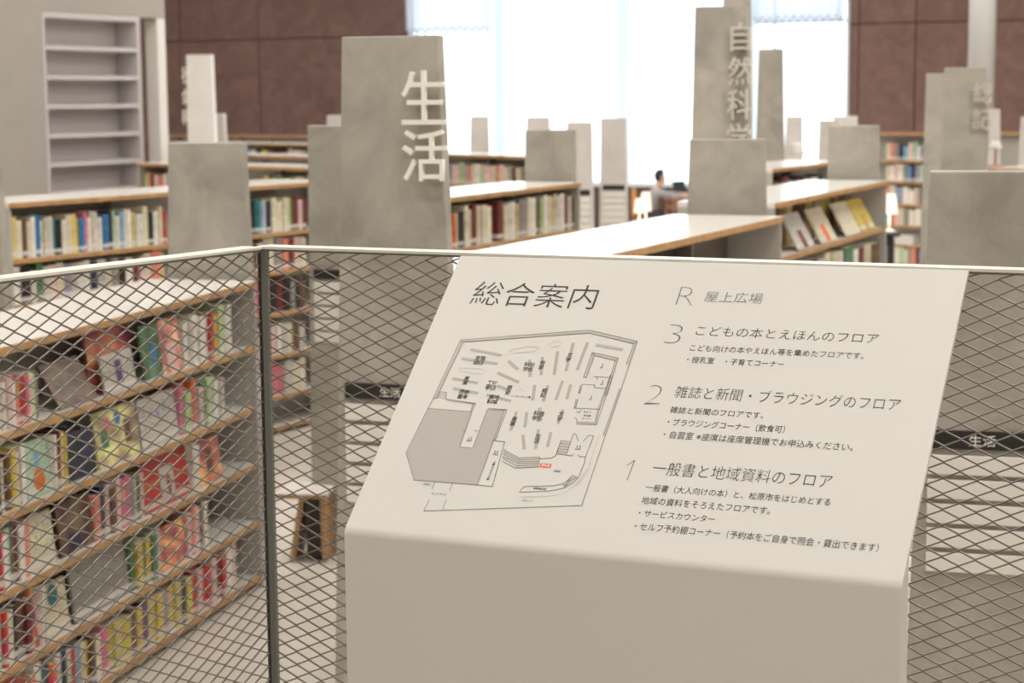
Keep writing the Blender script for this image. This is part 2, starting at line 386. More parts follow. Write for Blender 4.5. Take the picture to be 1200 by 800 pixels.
# left white wall with a recessed grey bookcase, parallel to E2
pL0 = aty(52, 120, 21.0); pL0.z = 0
aL = pL0.dot(E1)
def v_at(px):                                            # distance v where the pixel column meets the wall
    d = ray(px, 120); d.z = 0; return (d * (aL / d.dot(E1))).dot(E2)
v0, v1 = v_at(52), v_at(165.5); ve = v_at(171.5 - 4)
zt = aty(100, 16, 21.8).z
b = MB()                                                 # local frame of the building
b.box(aL - .6, aL, -7, v0, 0, CEIL); b.box(aL - .6, aL, v0, v1, zt + .0, CEIL); b.box(aL - .6, aL - .42, v0, v1, 0, zt); b.box(aL - .6, aL, v1, ve, 0, CEIL)
struct('wall_left', b.mesh('wall', [M['wall_white']]), rot=(0, 0, BROT))
vc0, vc1 = v_at(187), v_at(196.5)
zb_ = aty(180, 22, 23).z
b = MB(); b.box(aL - .19, aL, ve, vc1, zb_, CEIL); struct('trim_1', b.mesh('beam', [M['wall_white']]), rot=(0, 0, BROT))
tc = thing('pillar', 'white square pillar standing past the end of the left white wall', 'pillar', bld(aL, vc0), BROT)
b = MB(); b.box(-.19, 0, 0, vc1 - vc0, 0, zb_ - .002); link('pillar_shaft', b.mesh('pillar_shaft', [M['column']], bevel=.012), tc)
b = MB(); b.box(-.21, .02, -.01, vc1 - vc0 + .01, 0.001, .09); link('pillar_base', b.mesh('pillar_base', [M['lilac']], bevel=.004), tc)
# built-in bookcase
bc = thing('recessed_bookcase', 'empty tall lilac-grey bookcase set into the left white wall', 'bookcase', bld(aL, v0), BROT)
wd = v1 - v0
part_box('side_panel', bc, -.30, .005, .004, .05, .002, zt - .004, M['lilac']); part_box('side_panel', bc, -.30, .005, wd - .05, wd - .004, .002, zt - .004, M['lilac'])
part_box('back_panel', bc, -.335, -.305, .004, wd - .004, .002, zt - .004, M['lilac'])
part_box('top_panel', bc, -.30, .005, .052, wd - .052, zt - .07, zt - .004, M['lilac'])
for y_ in (57, 91, 124.5, 158, 191, 224, 257, 290, 320):
    zz = aty(100, y_, 21.7).z
    if zz > .1: part_box('shelf_board', bc, -.30, .0, .052, wd - .052, zz - .025, zz + .025, M['lilac'])

# round column in the right background
cc = aty(1150.5, 60, 27.5); cr = 15.2 / 2200 * 27.5
rc = thing('round_column', 'tall round white column in front of the red wall, upper right', 'column', (cc.x, cc.y, 0))
b = MB(); b.lathe([(cr, .002), (cr, CEIL - .02)], 32); link('column_shaft', b.mesh('column_shaft', [M['round_column']], smooth=True), rc)
b = MB(); b.lathe([(cr + .03, .001), (cr + .03, .08), (cr + .001, .1)], 32); link('column_base', b.mesh('column_base', [M['lilac']]), rc)

# ceiling lamps
for i, (a, v) in enumerate(LAMPS):
    t_ = thing('ceiling_lamp', 'long rectangular lamp with lit diffuser under the ceiling', 'lamp', bld(a, v, CEIL), BROT, 'ceiling lamps over the hall')
    link('housing', boxmesh('housing', 2.8, .6, .1, M['ceiling'], 0, -1.4, -.3, -.101), t_)
    link('diffuser', boxmesh('diffuser', 2.6, .5, .03, M['lamp_on'], 0, -1.3, -.25, -.132), t_)

# ------------------------------------------------------------------ the guard rail
MW, MH = .0594, .0286
def mesh_infill(length, z0, z1, s_off, z_off, name, parent, y):
    """expanded metal: staggered diamonds, each strand a bar of its own"""
    m_ = MB(); n = int(length / (MW / 2)) + 2
    zt__ = z1
    i0 = int(math.ceil((.0 - s_off) / (MW / 2))); i1 = int(math.floor((length - s_off) / (MW / 2)))
    for i in range(i0 - (y == 0), i1):
        s0 = s_off + i * MW / 2; s1 = s0 + MW / 2
        if s1 < .012: continue
        k = 0
        zz = z_off - (MH / 2 if i % 2 else 0)
        while zz - MH / 2 > z0:
            if zz < z1 - .002:
                for dz in (MH / 2, -MH / 2):
                    if z0 < zz + dz < z1 + .001 or True:
                        za, zb2 = zz, zz + dz
                        if zb2 > z1: zb2 = z1
                        e = .0015
                        m_.bar((s0 - e, 0, za), (s1 + e, 0, zb2), .0025, .0030, (0, .99, .13))
            zz -= MH
    o = link(name, m_.mesh(name, [M['mesh']], recalc=False), parent, (0, y, 0), kind='stuff')
    return o
TOPZ = 2.21
rail = thing('guard_rail', 'grey steel guard rail with diamond wire mesh running behind the sign', 'railing', (RA.x, RA.y, LAND), math.atan2(RD.y, RD.x))
ln = 3.9
H_ = TOPZ - LAND
b = MB(); b.box(-.012, ln, -.012, .038, H_ - .006, H_); link('top_bar', b.mesh('top_bar', [M['rail_top']], bevel=.001), rail, label='pale flat top bar of the rail')
b = MB(); b.box(.012, ln, -.004, .006, H_ - .0105, H_ - .0061); link('under_bar', b.mesh('under_bar', [M['grey_steel']]), rail)
b = MB(); b.box(-.0135, .0085, -.004, .004, .001, H_ - .0065); link('post', b.mesh('post', [M['grey_steel']], bevel=.001), rail)
for s_ in (2.0, 3.88):
    b = MB(); b.box(s_ - .011, s_ + .011, -.0, .036, .001, H_ - .0065); link('post', b.mesh('post', [M['grey_steel']], bevel=.001), rail)
b = MB(); b.box(.012, ln, -.006, .006, .05, .065); link('bottom_bar', b.mesh('bottom_bar', [M['grey_steel']]), rail)
mi = mesh_infill(ln - .02, .06, H_ - .008, .441, H_ - .0187, 'wire_mesh', rail, 0)
rail2 = thing('guard_rail', 'shorter return of the guard rail with wire mesh along the left side', 'railing', (RA.x, RA.y, LAND), math.atan2(RLd.y, RLd.x))
ln2 = 2.3
b = MB(); b.box(.02, ln2, -.042, .008, H_ - .006, H_ - .0002); link('top_bar', b.mesh('top_bar', [M['rail_top']], bevel=.001), rail2, label='pale flat top bar of the rail')
b = MB(); b.box(.02, ln2, -.006, .004, H_ - .0105, H_ - .0061); link('under_bar', b.mesh('under_bar', [M['grey_steel']]), rail2)
b = MB(); b.box(.0105, .014, -.0085, -.003, .05, H_ - .0065); link('gap_shade_strip', b.mesh('gap_shade_strip', [M['black']]), rail2, label='black strip added for the dark gap beside the corner post')  # shade of the narrow slot beside the post, put in as a black strip
b = MB(); b.box(.024, ln2, -.006, .006, .05, .065); link('bottom_bar', b.mesh('bottom_bar', [M['grey_steel']]), rail2)
b = MB(); b.box(ln2 - .02, ln2, -.03, .006, .001, H_ - .0065); link('post', b.mesh('post', [M['grey_steel']]), rail2)
mesh_infill(ln2 - .02, .06, H_ - .008, .0155, H_ - .012, 'wire_mesh', rail2, -.006)

# ------------------------------------------------------------------ the sign
SA = math.radians(-24.416); ST = math.radians(42.784)
SW, SL = .980, .652
sign = thing('guide_sign', 'large ivory steel information stand with sloping top, in front of the rail', 'sign', (-.099, 3.65, LAND), SA)
ZT = 2.207 - LAND
fy, fz = -SL * math.cos(ST), ZT - SL * math.sin(ST)       # fold line in sign frame (y towards the viewer is negative)
prof = []
# outer face from the top edge down to the rounded fold, down the front, back up the rear
prof += [(0, ZT)]
rr = .022
d1 = Vector((math.cos(ST), math.sin(ST))); 
tl_ = rr * math.tan((PI / 2 - ST) / 2)
cyy, czz = fy + rr, fz - tl_
for i in range(9):
    an = PI / 2 + (ST) + (PI / 2 - ST) * i / 8
    prof.append((cyy + rr * math.cos(an), czz + rr * math.sin(an)))
prof += [(fy, .001), (fy + .046, .001), (fy + .046, fz + .046 * math.tan(ST) - .012), (.008, ZT - .006)]
b = MB(); b.prism(prof, 0, SW); body_me = b.mesh('sign_body', [M['sign']], bevel=.0014)
link('sign_body', body_me, sign)
b = MB(); b.box(.0015, SW - .0015, fy + .0465, fy + .0495, .001, fz + .02); link('rear_cover', b.mesh('rear_cover', [M['sign']]), sign)
b = MB(); b.box(-.0, SW, fy - .002, fy + .16, .0005, .006); link('foot_plate', b.mesh('foot_plate', [M['grey_steel']]), sign)
def on_sign(name, me, label=None, lift=.0005, parent=sign):
    return link(name, me, parent, (0, -lift * math.sin(ST), ZT + lift * math.cos(ST)), (ST, 0, 0), label=label)
def print_text(body, u0, u1, vbase, vtop, m, off=0, name='lettering', label=None, parent=sign):
    me, lo, hi = text_mesh(body, m, off, name=name)
    fit_text(me, lo, hi, u0 / 1000, u1 / 1000, -vbase / 1000, -vtop / 1000)
    return on_sign(name, me, label) if parent is sign else link(name, me, parent)
print_text('総合案内', 61, 314, 124, 65, M['ink'], -.008, 'heading', 'black thin heading 総合案内')
for t_, u0, u1, vb, vt in (('R', 470, 501, 105, 62), ('3', 471, 500, 196, 152), ('2', 472, 500, 336, 292)):
    print_text(t_, u0, u1, vb, vt, M['ink_grey'], -.034, 'floor_number', 'thin grey ' + t_)
for t_, u0, u1, vb, vt in (('屋上広場', 521, 629, 95, 70), ('こどもの本とえほんのフロア', 525, 853, 175, 152), ('雑誌と新聞・ブラウジングのフロア', 522, 915, 317, 290), ('一般書と地域資料のフロア', 525, 833, 483, 455)):
    print_text(t_, u0, u1, vb, vt, M['ink_grey'] if t_[0] == '屋' else M['ink'], -.010, 'floor_title')
for t_, u0, u1, vb, vt in (('こども向けの本やえほん等を集めたフロアです。', 523.5, 835, 211, 196), ('・授乳室　・子育てコーナー', 524.5, 701, 238, 223.5),
        ('雑誌と新聞のフロアです。', 523, 690, 351, 336.5), ('・ブラウジングコーナー（飲食可）', 525, 733, 378.5, 362.5), ('・自習室 ※座席は座席管理機でお申込みください。', 525, 854, 405.5, 389.5),
        ('一般書（大人向けの本）と、松原市をはじめとする', 523, 839, 517.5, 502.5), ('地域の資料をそろえたフロアです。', 523, 745, 544, 529), ('・サービスカウンター', 525, 657, 569, 555.5),
        ('・セルフ予約棚コーナー（予約本をご自身で照会・貸出できます）', 525, 932, 597, 581)):
    print_text(t_, u0, u1, vb, vt, M['ink'], 0, 'description')
# floor-map print, in millimetres on the sloping face
LINES=[[(65,376),(67,352),(74,212),(322,174),(421,195),(421,558),(137,598),(139,574)],[(73,352),(81,217),(324,181),(416,201),(415,249)],[(65,376),(58,478),(95,535),(218,534),(216,369),(182,370),(183,457),(157,456),(154,377),(65,376)],[(67,352),(76,351),(77,336),(89,337),(93,352),(150,359),(151,376)],[(93,352),(100,353),(155,358),(154,377)],[(183,367),(220,367),(220,437)],[(216,437),(239,438),(247,535),(218,534)],[(243,455),(276,470),(315,465),(318,486),(277,492),(248,480)],[(244,460),(277,474),(315,469)],[(245,465),(277,478),(316,474)],[(246,470),(277,482),(317,478)],[(247,474),(277,487),(317,482)],[(316,469),(337,465),(342,461),(344,455),(343,427)],[(343,427),(362,427),(362,456),(343,455),(343,427)],[(343,433),(362,433)],[(343,439),(362,439)],[(343,445),(362,445)],[(343,451),(362,451)],[(363,457),(373,457),(374,453)],[(362,427),(361,415),(362,410),(366,410),(375,425)],[(384,425),(391,411),(400,412),(398,457),(387,458),(384,454)],[(398,457),(400,473),(399,489),(398,501)],[(386,498),(397,502),(393,512),(381,524),(374,517),(382,507),(386,498)],[(384,501),(379,522)],[(388,502),(379,518)],[(393,502),(381,520)],[(374,517),(366,520),(358,523),(307,529),(303,534),(301,542),(355,534),(370,529),(381,524)],[(136,536),(136,551)],[(170,535),(171,551)],[(171,571),(171,592)],[(343,284),(343,226),(396,236),(399,322)],[(349,284),(349,233),(392,242),(395,322)],[(343,284),(349,284)],[(362,281),(393,281)],[(369,282),(370,287)],[(392,276),(394,353),(394,383),(360,384),(359,379),(354,375)],[(397,276),(398,387),(361,388)],[(370,306),(370,300),(346,300),(346,321),(344,320)],[(370,306),(393,306)],[(343,302),(344,320)],[(344,335),(346,354),(394,353)],[(347,336),(349,353)],[(360,357),(359,363),(353,362)],[(418,306),(417,409)],[(150,420),(158,420)],[(173,418),(180,419)]]
LIGHT=[[(303,552),(352,546),(371,541),(387,532),(399,514),(409,483)],[(401,518),(410,491),(409,412),(411,412)],[(181,231),(216,218),(233,220),(236,224),(230,230),(186,238),(181,231)],[(254,214),(262,204),(276,205),(276,215),(260,219),(254,214)],[(96,278),(140,278),(147,284),(145,290),(100,287),(96,278)],[(226,322),(232,318),(241,325)]]
BANDS=[[(105,234),(166,243)],[(94,256),(165,264)],[(92,304),(141,311)],[(101,327),(150,334)],[(188,257),(210,273)],[(176,285),(221,303)],[(186,315),(209,323)],[(172,337),(219,347)],[(228,252),(240,288)],[(251,245),(260,282)],[(276,230),(285,280)],[(300,208),(305,270)],[(327,205),(326,266)],[(347,208),(397,216)],[(256,310),(262,340)],[(281,309),(283,341)],[(306,297),(306,336)],[(324,304),(326,333)],[(282,360),(288,387)],[(326,361),(326,387)],[(240,373),(242,411)],[(260,372),(266,401)],[(269,422),(280,449)],[(294,408),(301,446)],[(319,412),(322,440)]]
WALLS=[[(77,214),(323,178),(419,198)],[(77,214),(69,352)],[(419,198),(419,249)],[(346,284),(346,230),(394,239),(397,319)],[(394,276),(391,353),(396,385),(361,386)],[(345,311),(346,320)],[(346,335),(347,353)],[(420,306),(419,408)],[(97,354),(153,358),(153,376)]]
GREY=[(65,376),(154,377),(157,456),(183,457),(182,370),(216,369),(218,534),(95,535),(58,478)]
STAIRS=[[(343,427),(362,427),(362,456),(343,455)],[(276,470),(315,465),(318,486),(278,491)],[(77,336),(89,337),(93,352),(76,351)]]
RED=[(320,478),(341,478),(341,486),(321,486)]
LAB=[('芸術|言語',129,258),('産業',118,307),('参考|図書',124,339),('技術|工学',172,315),('歴史',209,323),('地域|資料',186,346),('社会|科学',231,267),('哲学',255,262),('文学',302,240),('文学',326,374),('総記',279,324),('自然|科学',284,376),('産業',241,392),('生活',298,426)]
HLAB=[('インターネット■',237,336),('OPAC',356,492),('スロープ',321,558),('エントランス',153,560),('返却口',123,542),('自動貸出機',336,531),('セルフ',373,361),('予約棚',375,369),('コーナー',377,376)]
ICON=[(371,257),(382,295),(371,330),(168,439),(173,438),(228,464),(233,464),(377,440),(382,440)]
COUNTER=(238,502)

fm = on_sign('floor_map', None)
def stroke(mb, pts, w, z=0):
    for (x0, y0), (x1, y1) in zip(pts, pts[1:]):
        dx, dy = x1 - x0, y1 - y0; l_ = math.hypot(dx, dy)
        if l_ < .01: continue
        nx, ny = -dy / l_ * w / 2, dx / l_ * w / 2; ex, ey = dx / l_ * w * .4, dy / l_ * w * .4
        P_ = [(x0 + nx - ex, y0 + ny - ey), (x1 + nx + ex, y1 + ny + ey), (x1 - nx + ex, y1 - ny + ey), (x0 - nx - ex, y0 - ny - ey)]
        mb.poly([(a / 1000, -c / 1000, z) for a, c in P_], [(0, 1, 2, 3)])
def flat(mb, pts, z=0): mb.poly([(a / 1000, -c / 1000, z) for a, c in pts], [tuple(range(len(pts)))])
b = MB(); flat(b, GREY); link('closed_area', b.mesh('closed_area', [M['ink_mid']], recalc=False), fm, label='solid grey area of the map')
b = MB(); [stroke(b, p_, 4.2) for p_ in WALLS]; link('wall_mark', b.mesh('wall_mark', [M['ink_wallband']], recalc=False), fm, (0, 0, .0001))
for p_ in STAIRS:
    b = MB(); flat(b, p_); link('stair_mark', b.mesh('stair_mark', [M['ink_wallband']], recalc=False), fm, (0, 0, .0001))
for p_ in BANDS:
    b = MB(); stroke(b, p_, 6.0); link('shelf_mark', b.mesh('shelf_mark', [M['ink_mid']], recalc=False), fm, (0, 0, .0001))
b = MB(); [stroke(b, p_, 1.15) for p_ in LINES]; link('map_outline', b.mesh('map_outline', [M['ink_grey']], recalc=False), fm, (0, 0, .0002))
for p_ in LIGHT:
    b = MB(); stroke(b, p_, 1.0); link('faint_outline', b.mesh('faint_outline', [M['ink_light']], recalc=False), fm, (0, 0, .0002))
b = MB(); stroke(b, [(478, 468), (488.3, 456.5), (486.2, 498.5)], 1.6); link('floor_number', b.mesh('floor_number', [M['ink_grey']], recalc=False), fm, label='thin grey 1')
b = MB(); flat(b, RED); link('location_mark', b.mesh('location_mark', [M['ink_red']], recalc=False), fm, (0, 0, .0003), label='small red marker')
def small(body, u, v, h, m, name='map_lettering', z=.0004):
    me, lo, hi = text_mesh(body, m, .012, name=name); w = h * (hi[0] - lo[0]) / .93
    fit_text(me, lo, hi, (u - w / 2) / 1000, (u + w / 2) / 1000, (-v - h / 2) / 1000, (-v + h / 2) / 1000)
    link(name, me, fm, (0, 0, z))
def column_text(body, u, v, h, m):
    n = len(body)
    for i, ch in enumerate(body): small(ch, u, v + (i - (n - 1) / 2) * h * 1.05, h, m)
for t_, u, v in LAB:
    cs = t_.split('|')
    if len(cs) == 2: column_text(cs[0], u + 5.2, v, 10.4, M['ink']); column_text(cs[1], u - 5.2, v, 10.4, M['ink'])
    else: column_text(cs[0], u, v, 10.4, M['ink'])
for t_, u, v in HLAB: small(t_, u, v, 4.6, M['ink'])
small('現在地', 331, 482, 5, M['ink_white'])
column_text('サービスカウンター', COUNTER[0] - 4, COUNTER[1], 4.4, M['ink'])
b = MB()
for u, v in ICON:
    flat(b, [(u + 1.3 * math.cos(i * PI / 4), v - 4.2 + 1.5 * math.sin(i * PI / 4)) for i in range(8)])
    stroke(b, [(u - 2.4, v + 3.6), (u, v - 2), (u + 2.4, v + 3.6), (u - 2.4, v + 3.6)], .9)
link('person_symbol', b.mesh('person_symbol', [M['ink_grey']], recalc=False), fm, (0, 0, .0003))

# ------------------------------------------------------------------ concrete end slabs ("steles")
def hk(px, py): d = ray(px, py); return d.x / d.y
def slab(label, pxl, pxr, yref, ytop, dist, deg, thick=.1, m='concrete', taper=.028, letters=None, plates=True, bar=None, bar_c=0.,
         lm='letter', letter_h=.14, letter_top=None, letter_px=None, zt=None, group=None, name='concrete_slab', sideletters=False, zb=.001):
    """front face between pixel columns pxl..pxr (at row yref), top edge at row ytop, turned deg from facing -Y"""
    th = math.radians(deg)
    Lp = aty(pxl, yref, dist); e = Vector((math.cos(th), -math.sin(th), 0)); k = hk(pxr, yref)
    w = (k * Lp.y - Lp.x) / (e.x + k * math.sin(th))
    top = zt if zt else aty((pxl + pxr) / 2, ytop, dist - w * math.sin(th) / 2).z
    zr = Lp.z
    t = thing(name, label, 'sign slab', (Lp.x, Lp.y, 0), -th, group)
    def xl(z): return -taper * (zr - z)                    # widens downwards on both sides
    def xr(z): return w + taper * (zr - z)
    b = MB()
    vs = []
    for z in (zb, top):
        vs += [(xl(z), 0, z), (xr(z), 0, z), (xr(z), thick, z), (xl(z), thick, z)]
    b.poly(vs, [(3, 2, 1, 0), (4, 5, 6, 7), (0, 1, 5, 4), (1, 2, 6, 5), (2, 3, 7, 6), (3, 0, 4, 7)])
    link('slab_body', b.mesh('slab_body', [M[m]], bevel=.006), t)
    if plates:
        x0, x1 = xl(1.4) + .035, xr(1.4) - .02
        p_ = part_box('name_bar', t, x0, x1, -.012, -.0005, 1.535, 1.587, M['black'], .002, label='black name bar')
        if bar:
            me, lo, hi = text_mesh(bar, M['ink_white'], .008, name='bar_lettering')
            xc = (x0 + x1) / 2 + bar_c
            fit_text(me, lo, hi, xc - .036 - x0, xc + .036 - x0, .010, .042)
            link('bar_lettering', me, p_, (0, -.0006, 0), (PI / 2, 0, 0))
        for i in range(5):
            z1 = 1.517 - i * .0692
            part_box('index_plate', t, x0, x1, -.016, -.0005, z1 - .054, z1, M['plate'], .003)
    if letters:
        for i, ch in enumerate(letters):
            me, lo, hi = text_mesh(ch, M[lm], .004, extrude=.06, name='raised_letter')
            xa, xb, z0, z1 = letter_px(i)
            co_lo = min(xa, xb)
            fit_text(me, lo, hi, 0, xb - xa, 0, z1 - z0, zs=(.016 / .06) * .5)
            link('raised_letter', me, t, (xa, -.034, z0), (PI / 2, 0, 0), label='raised cream letter ' + ch)
    t['w'] = w
    return t, Lp, w, top
SLABS = {}
def letter_fn(pxs, th_deg, Lp_y, Lp_x, yref):
    """pixel boxes -> local x and z on a slab face"""
    def f(i):
        x0, y0, x1, y1 = pxs[i]; th = math.radians(th_deg); e = Vector((math.cos(th), -math.sin(th), 0)); n = Vector((math.sin(th), math.cos(th), 0))
        P0 = Vector((Lp_x, Lp_y, 0)) - n * .03
        def hit(px, py):
            d = ray(px, py); s = (P0 - Vector((0, 0, EYE))).dot(n) / d.dot(n); p_ = Vector((0, 0, EYE)) + d * s
            return (p_ - P0).dot(e), p_.z
        a = hit(x0, y1); c = hit(x1, y0)
        return a[0], c[0], a[1], c[1]
    return f
def slab_l(label, boxes, letters, pxl, pxr, yref, ytop, dist, deg, **k):
    Lp = aty(pxl, yref, dist)
    return slab(label, pxl, pxr, yref, ytop, dist, deg, letters=letters, letter_px=letter_fn(boxes, deg, Lp.y, Lp.x, yref), **k)

slab_l('tall grey concrete slab with raised cream letters 生活, left of centre', [(472, 82, 523, 146), (473, 152, 524, 212)], '生活',
       400, 512.5, 42, 42, 6.12, 18, thick=.06, taper=.033, bar='生活', bar_c=-.02)
slab('low wide grey concrete slab at the right edge behind the mesh', 1089.5, 1290, 203, 201, 5.15, 14, bar='生活', bar_c=-.075)
slab('low grey concrete slab at the end of the near left bookcase', 196.5, 281, 167, 167, 9.75, 14, plates=False, taper=.03)
slab('low grey concrete slab with white plates, just left of the 生活 slab', 360, 420, 150, 147, 10.3, 20, taper=.012)
slab('low grey concrete slab at the far end of the central white-topped bookcase', 808, 897, 163, 163, 10.15, 8, plates=False, taper=.03, thick=.1)
slab_l('tall grey concrete slab with raised letters 自然科学', [(856, 26, 881, 60), (853, 66, 881, 100), (852, 104, 880, 140), (851, 145, 881, 178)], '自然科学',
       814, 874.5, 8, 7, 11.9, 16, lm='letter_dim', plates=False, taper=.022)
slab('low grey concrete slab behind the first bookcase right of the 生活 slab', 615, 671, 152, 152, 14.3, 18, plates=False, taper=.012)
slab('low grey concrete slab on the far end of the magazine bookcase', 971, 1031, 147, 147, 14.0, 10, plates=False, taper=.012)
slab_l('tall grey concrete slab with raised letters 総記, upper right', [(1140, 96, 1164, 121), (1139, 127, 1162, 151)], '総記',
       1107, 1157, 79, 79, 12.0, 12, lm='letter_dim', plates=False, taper=.015)
slab('tall narrow plain grey slab left of the 総記 slab', 1085, 1108, 90, 86, 15.5, 20, plates=False, taper=.012)
slab('pale slab with white index plates, left of the seated reader', 703.5, 733, 138, 138, 20.0, 12, m='concrete_haze', taper=.012)
slab('pale slab with white plates behind the low slab, centre', 664, 692, 143, 143, 19.0, 14, m='concrete_haze', taper=.014)
slab('pale slab peeking over the low slab left of centre window', 617, 643, 137, 137, 21.5, 10, m='concrete_haze', plates=False)
slab('small pale slab on the shelf row right of the 生活 letters', 551, 571, 137, 136, 24.0, 12, m='concrete_haze', plates=False)
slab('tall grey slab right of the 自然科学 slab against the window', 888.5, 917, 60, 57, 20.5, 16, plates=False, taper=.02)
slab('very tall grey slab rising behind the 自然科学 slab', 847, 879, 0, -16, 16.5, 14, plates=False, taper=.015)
slab('pale small slab between the tall window slab and the magazine bookcase', 921, 940, 136, 136, 22.5, 12, m='concrete_haze', plates=False)
slab('pale low slab left of the magazine bookcase slab', 960, 985, 142, 141, 21.0, 14, m='concrete_haze', plates=False)
slab('pale slab behind the low slab of the magazine bookcase', 977, 1005, 137, 136, 25.0, 8, m='concrete_haze', plates=False)
slab('narrow pale slab just right of the 総記 slab', 1160, 1172, 129, 128, 20.0, 14, m='concrete_haze', plates=False)
slab('pale slab at the right edge of the picture far back', 1196.5, 1220, 137, 137, 18.0, 14, m='concrete_haze', plates=False)
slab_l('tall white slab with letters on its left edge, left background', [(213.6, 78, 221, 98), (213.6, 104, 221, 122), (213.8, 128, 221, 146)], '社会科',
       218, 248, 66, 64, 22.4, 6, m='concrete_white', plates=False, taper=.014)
slab('small white slab behind the tall white slab, left background', 249, 262, 134, 133, 24.5, 10, m='concrete_haze', plates=False)
slab('small white slab behind the 生活 slab on its left', 383, 404, 136, 135, 23.5, 10, m='concrete_haze', plates=False)
slab('grey concrete slab cut by the left edge of the picture', -50, -1.5, 235, 196, 10.9, 33, plates=False, taper=.008, thick=.05)

# ------------------------------------------------------------------ bookcases
def ordw(n):
    o = ['first', 'second', 'third', 'fourth', 'fifth', 'sixth', 'seventh', 'eighth', 'ninth', 'tenth', 'eleventh', 'twelfth', 'thirteenth', 'fourteenth', 'fifteenth', 'sixteenth', 'seventeenth', 'eighteenth', 'nineteenth']
    t = {20: 'twent', 30: 'thirt', 40: 'fort', 50: 'fift'}
    if n < 20: return o[n - 1]
    a, c = n // 10 * 10, n % 10
    return t[a] + 'ieth' if c == 0 else t[a] + 'y-' + o[c - 1]
TIERW = ['top', 'second', 'third', 'fourth', 'fifth', 'sixth', 'seventh']
class Case:
    def __init__(s, label, p1, p2, ztop, tiers, near=0., far=0., depth=.6, top=True, ends=(True, True), upr=.9, group=None, tag_='', spine=True, mtop='laminate', lip=.035, spinem='upright', upmat='upright', name='bookcase'):
        A = atz(*p1, ztop); B = atz(*p2, ztop); A.z = B.z = 0
        d = (B - A).normalized(); s.len0 = (B - A).length; A = A - d * near; s.d = d; s.A = A; s.len = s.len0 + near + far
        s.left = Vector((-d.y, d.x, 0)); s.tag = tag_; s.tiers = tiers; s.ztop = ztop; s.depth = depth; s.near = near
        s.t = thing(name, label, 'bookcase', (A.x, A.y, 0), math.atan2(d.y, d.x), group)
        t = s.t; Ln = s.len; D = depth
        if top:
            tb = part_box('top_board', t, .0, Ln, 0.002, D - .002, ztop - lip, ztop, M[mtop], .002)
            link('wood_edge', boxmesh('wood_edge', Ln + .001, .006, lip - .004, M['wood'], .001), tb, (0, -.0065, .001))
            link('wood_edge', boxmesh('wood_edge', Ln + .001, .006, lip - .004, M['wood'], .001), tb, (0, D - .004, .001))
        for z in tiers:
            sb = part_box('shelf_board', t, .022, Ln - .022, .022, D - .022, z - lip * .9, z, M['plain_white'])
            link('wood_edge', boxmesh('wood_edge', Ln - .044, .008, lip * .9, M['wood'], .001), sb, (0, -.0085, 0))
            link('wood_edge', boxmesh('wood_edge', Ln - .044, .008, lip * .9, M['wood'], .001), sb, (0, D - .0435, 0))
        if spine:
            lo_z = .02
            part_box('centre_panel', t, .025, Ln - .025, D / 2 - .008, D / 2 + .008, lo_z, ztop - lip - .002, M[spinem])
        for x in (0, Ln - .02):
            part_box('end_panel', t, x, x + .02, .004, D - .004, .002, ztop - lip - .001, M[upmat])
        n = max(1, int(round(Ln / upr)))
        for i in range(1, n):
            x = Ln * i / n; part_box('upright', t, x - .009, x + .009, D / 2 + .01, D - .03, .02, ztop - lip - .002, M['upright'])
            part_box('upright', t, x - .009, x + .009, .205, D / 2 - .01, .02, ztop - lip - .002, M['upright'])
        for zi, z in enumerate(tiers[:-1] if len(tiers) > 1 else []):
            pass
    def s_at(s, px, z, inset=.03):
        """distance along the case where pixel column px meets the book fronts at height z"""
        P0 = s.A + s.left * inset
        # pixel row of that height found by iteration
        y = 300.0
        for _ in range(12):
            d = ray(px, y); k = (P0 - Vector((0, 0, EYE))).dot(s.left) / d.dot(s.left); P = Vector((0, 0, EYE)) + d * k
            y -= (z - P.z) * 2200 / max(P.y, 1) 
        return (P - P0).dot(s.d)

def bookmesh(w, h, d, key):
    m_ = MB(); t = .0022
    m_.box(0, t, 0, d, 0, h, 0); m_.box(w - t, w, 0, d, 0, h, 0)
    # rounded spine
    vs = []; n = 4
    for z in (0, h):
        for i in range(n + 1):
            u = i / n; vs.append((w * u, -.003 * math.sin(PI * u), z))
    m_.poly(vs + [(0, .003, 0), (w, .003, 0), (0, .003, h), (w, .003, h)],
            [(i, i + 1, i + 1 + n + 1, i + n + 1) for i in range(n)] + [(0, 2 * n + 2, 2 * n + 3, n)[::-1], (n + 1, 2 * n + 4, 2 * n + 5, 2 * n + 1)] + [tuple(range(n, -1, -1)), tuple(range(n + 1, 2 * n + 2))], 0)
    m_.box(t, w - t, .003, d - .004, .003, h - .004, 1)
    return m_.mesh('book', [M['book'], M['pages']], recalc=False)
BM = [bookmesh(w, 1, .15, i) for i, w in enumerate((.012, .018, .024, .032, .045))]
BW = (.012, .018, .024, .032, .045)
CN = {'cream': (206, 196, 170), 'white': (222, 216, 206), 'ivory': (214, 206, 180), 'tan': (178, 142, 86), 'yellow': (206, 178, 62), 'palegold': (204, 188, 118), 'brown': (98, 66, 46), 'black': (32, 28, 28),
      'blue': (38, 112, 166), 'navy': (34, 42, 70), 'sky': (110, 160, 190), 'teal': (38, 104, 104), 'green': (70, 116, 74), 'mint': (168, 200, 172), 'red': (184, 40, 34), 'darkred': (110, 34, 36),
      'pink': (206, 110, 134), 'salmon': (222, 132, 112), 'palepink': (216, 182, 176), 'orange': (214, 104, 38), 'grey': (140, 136, 130), 'lilac': (150, 136, 158), 'palegreen': (176, 196, 140), 'purple': (96, 58, 110), 'palegrey': (186, 182, 174)}
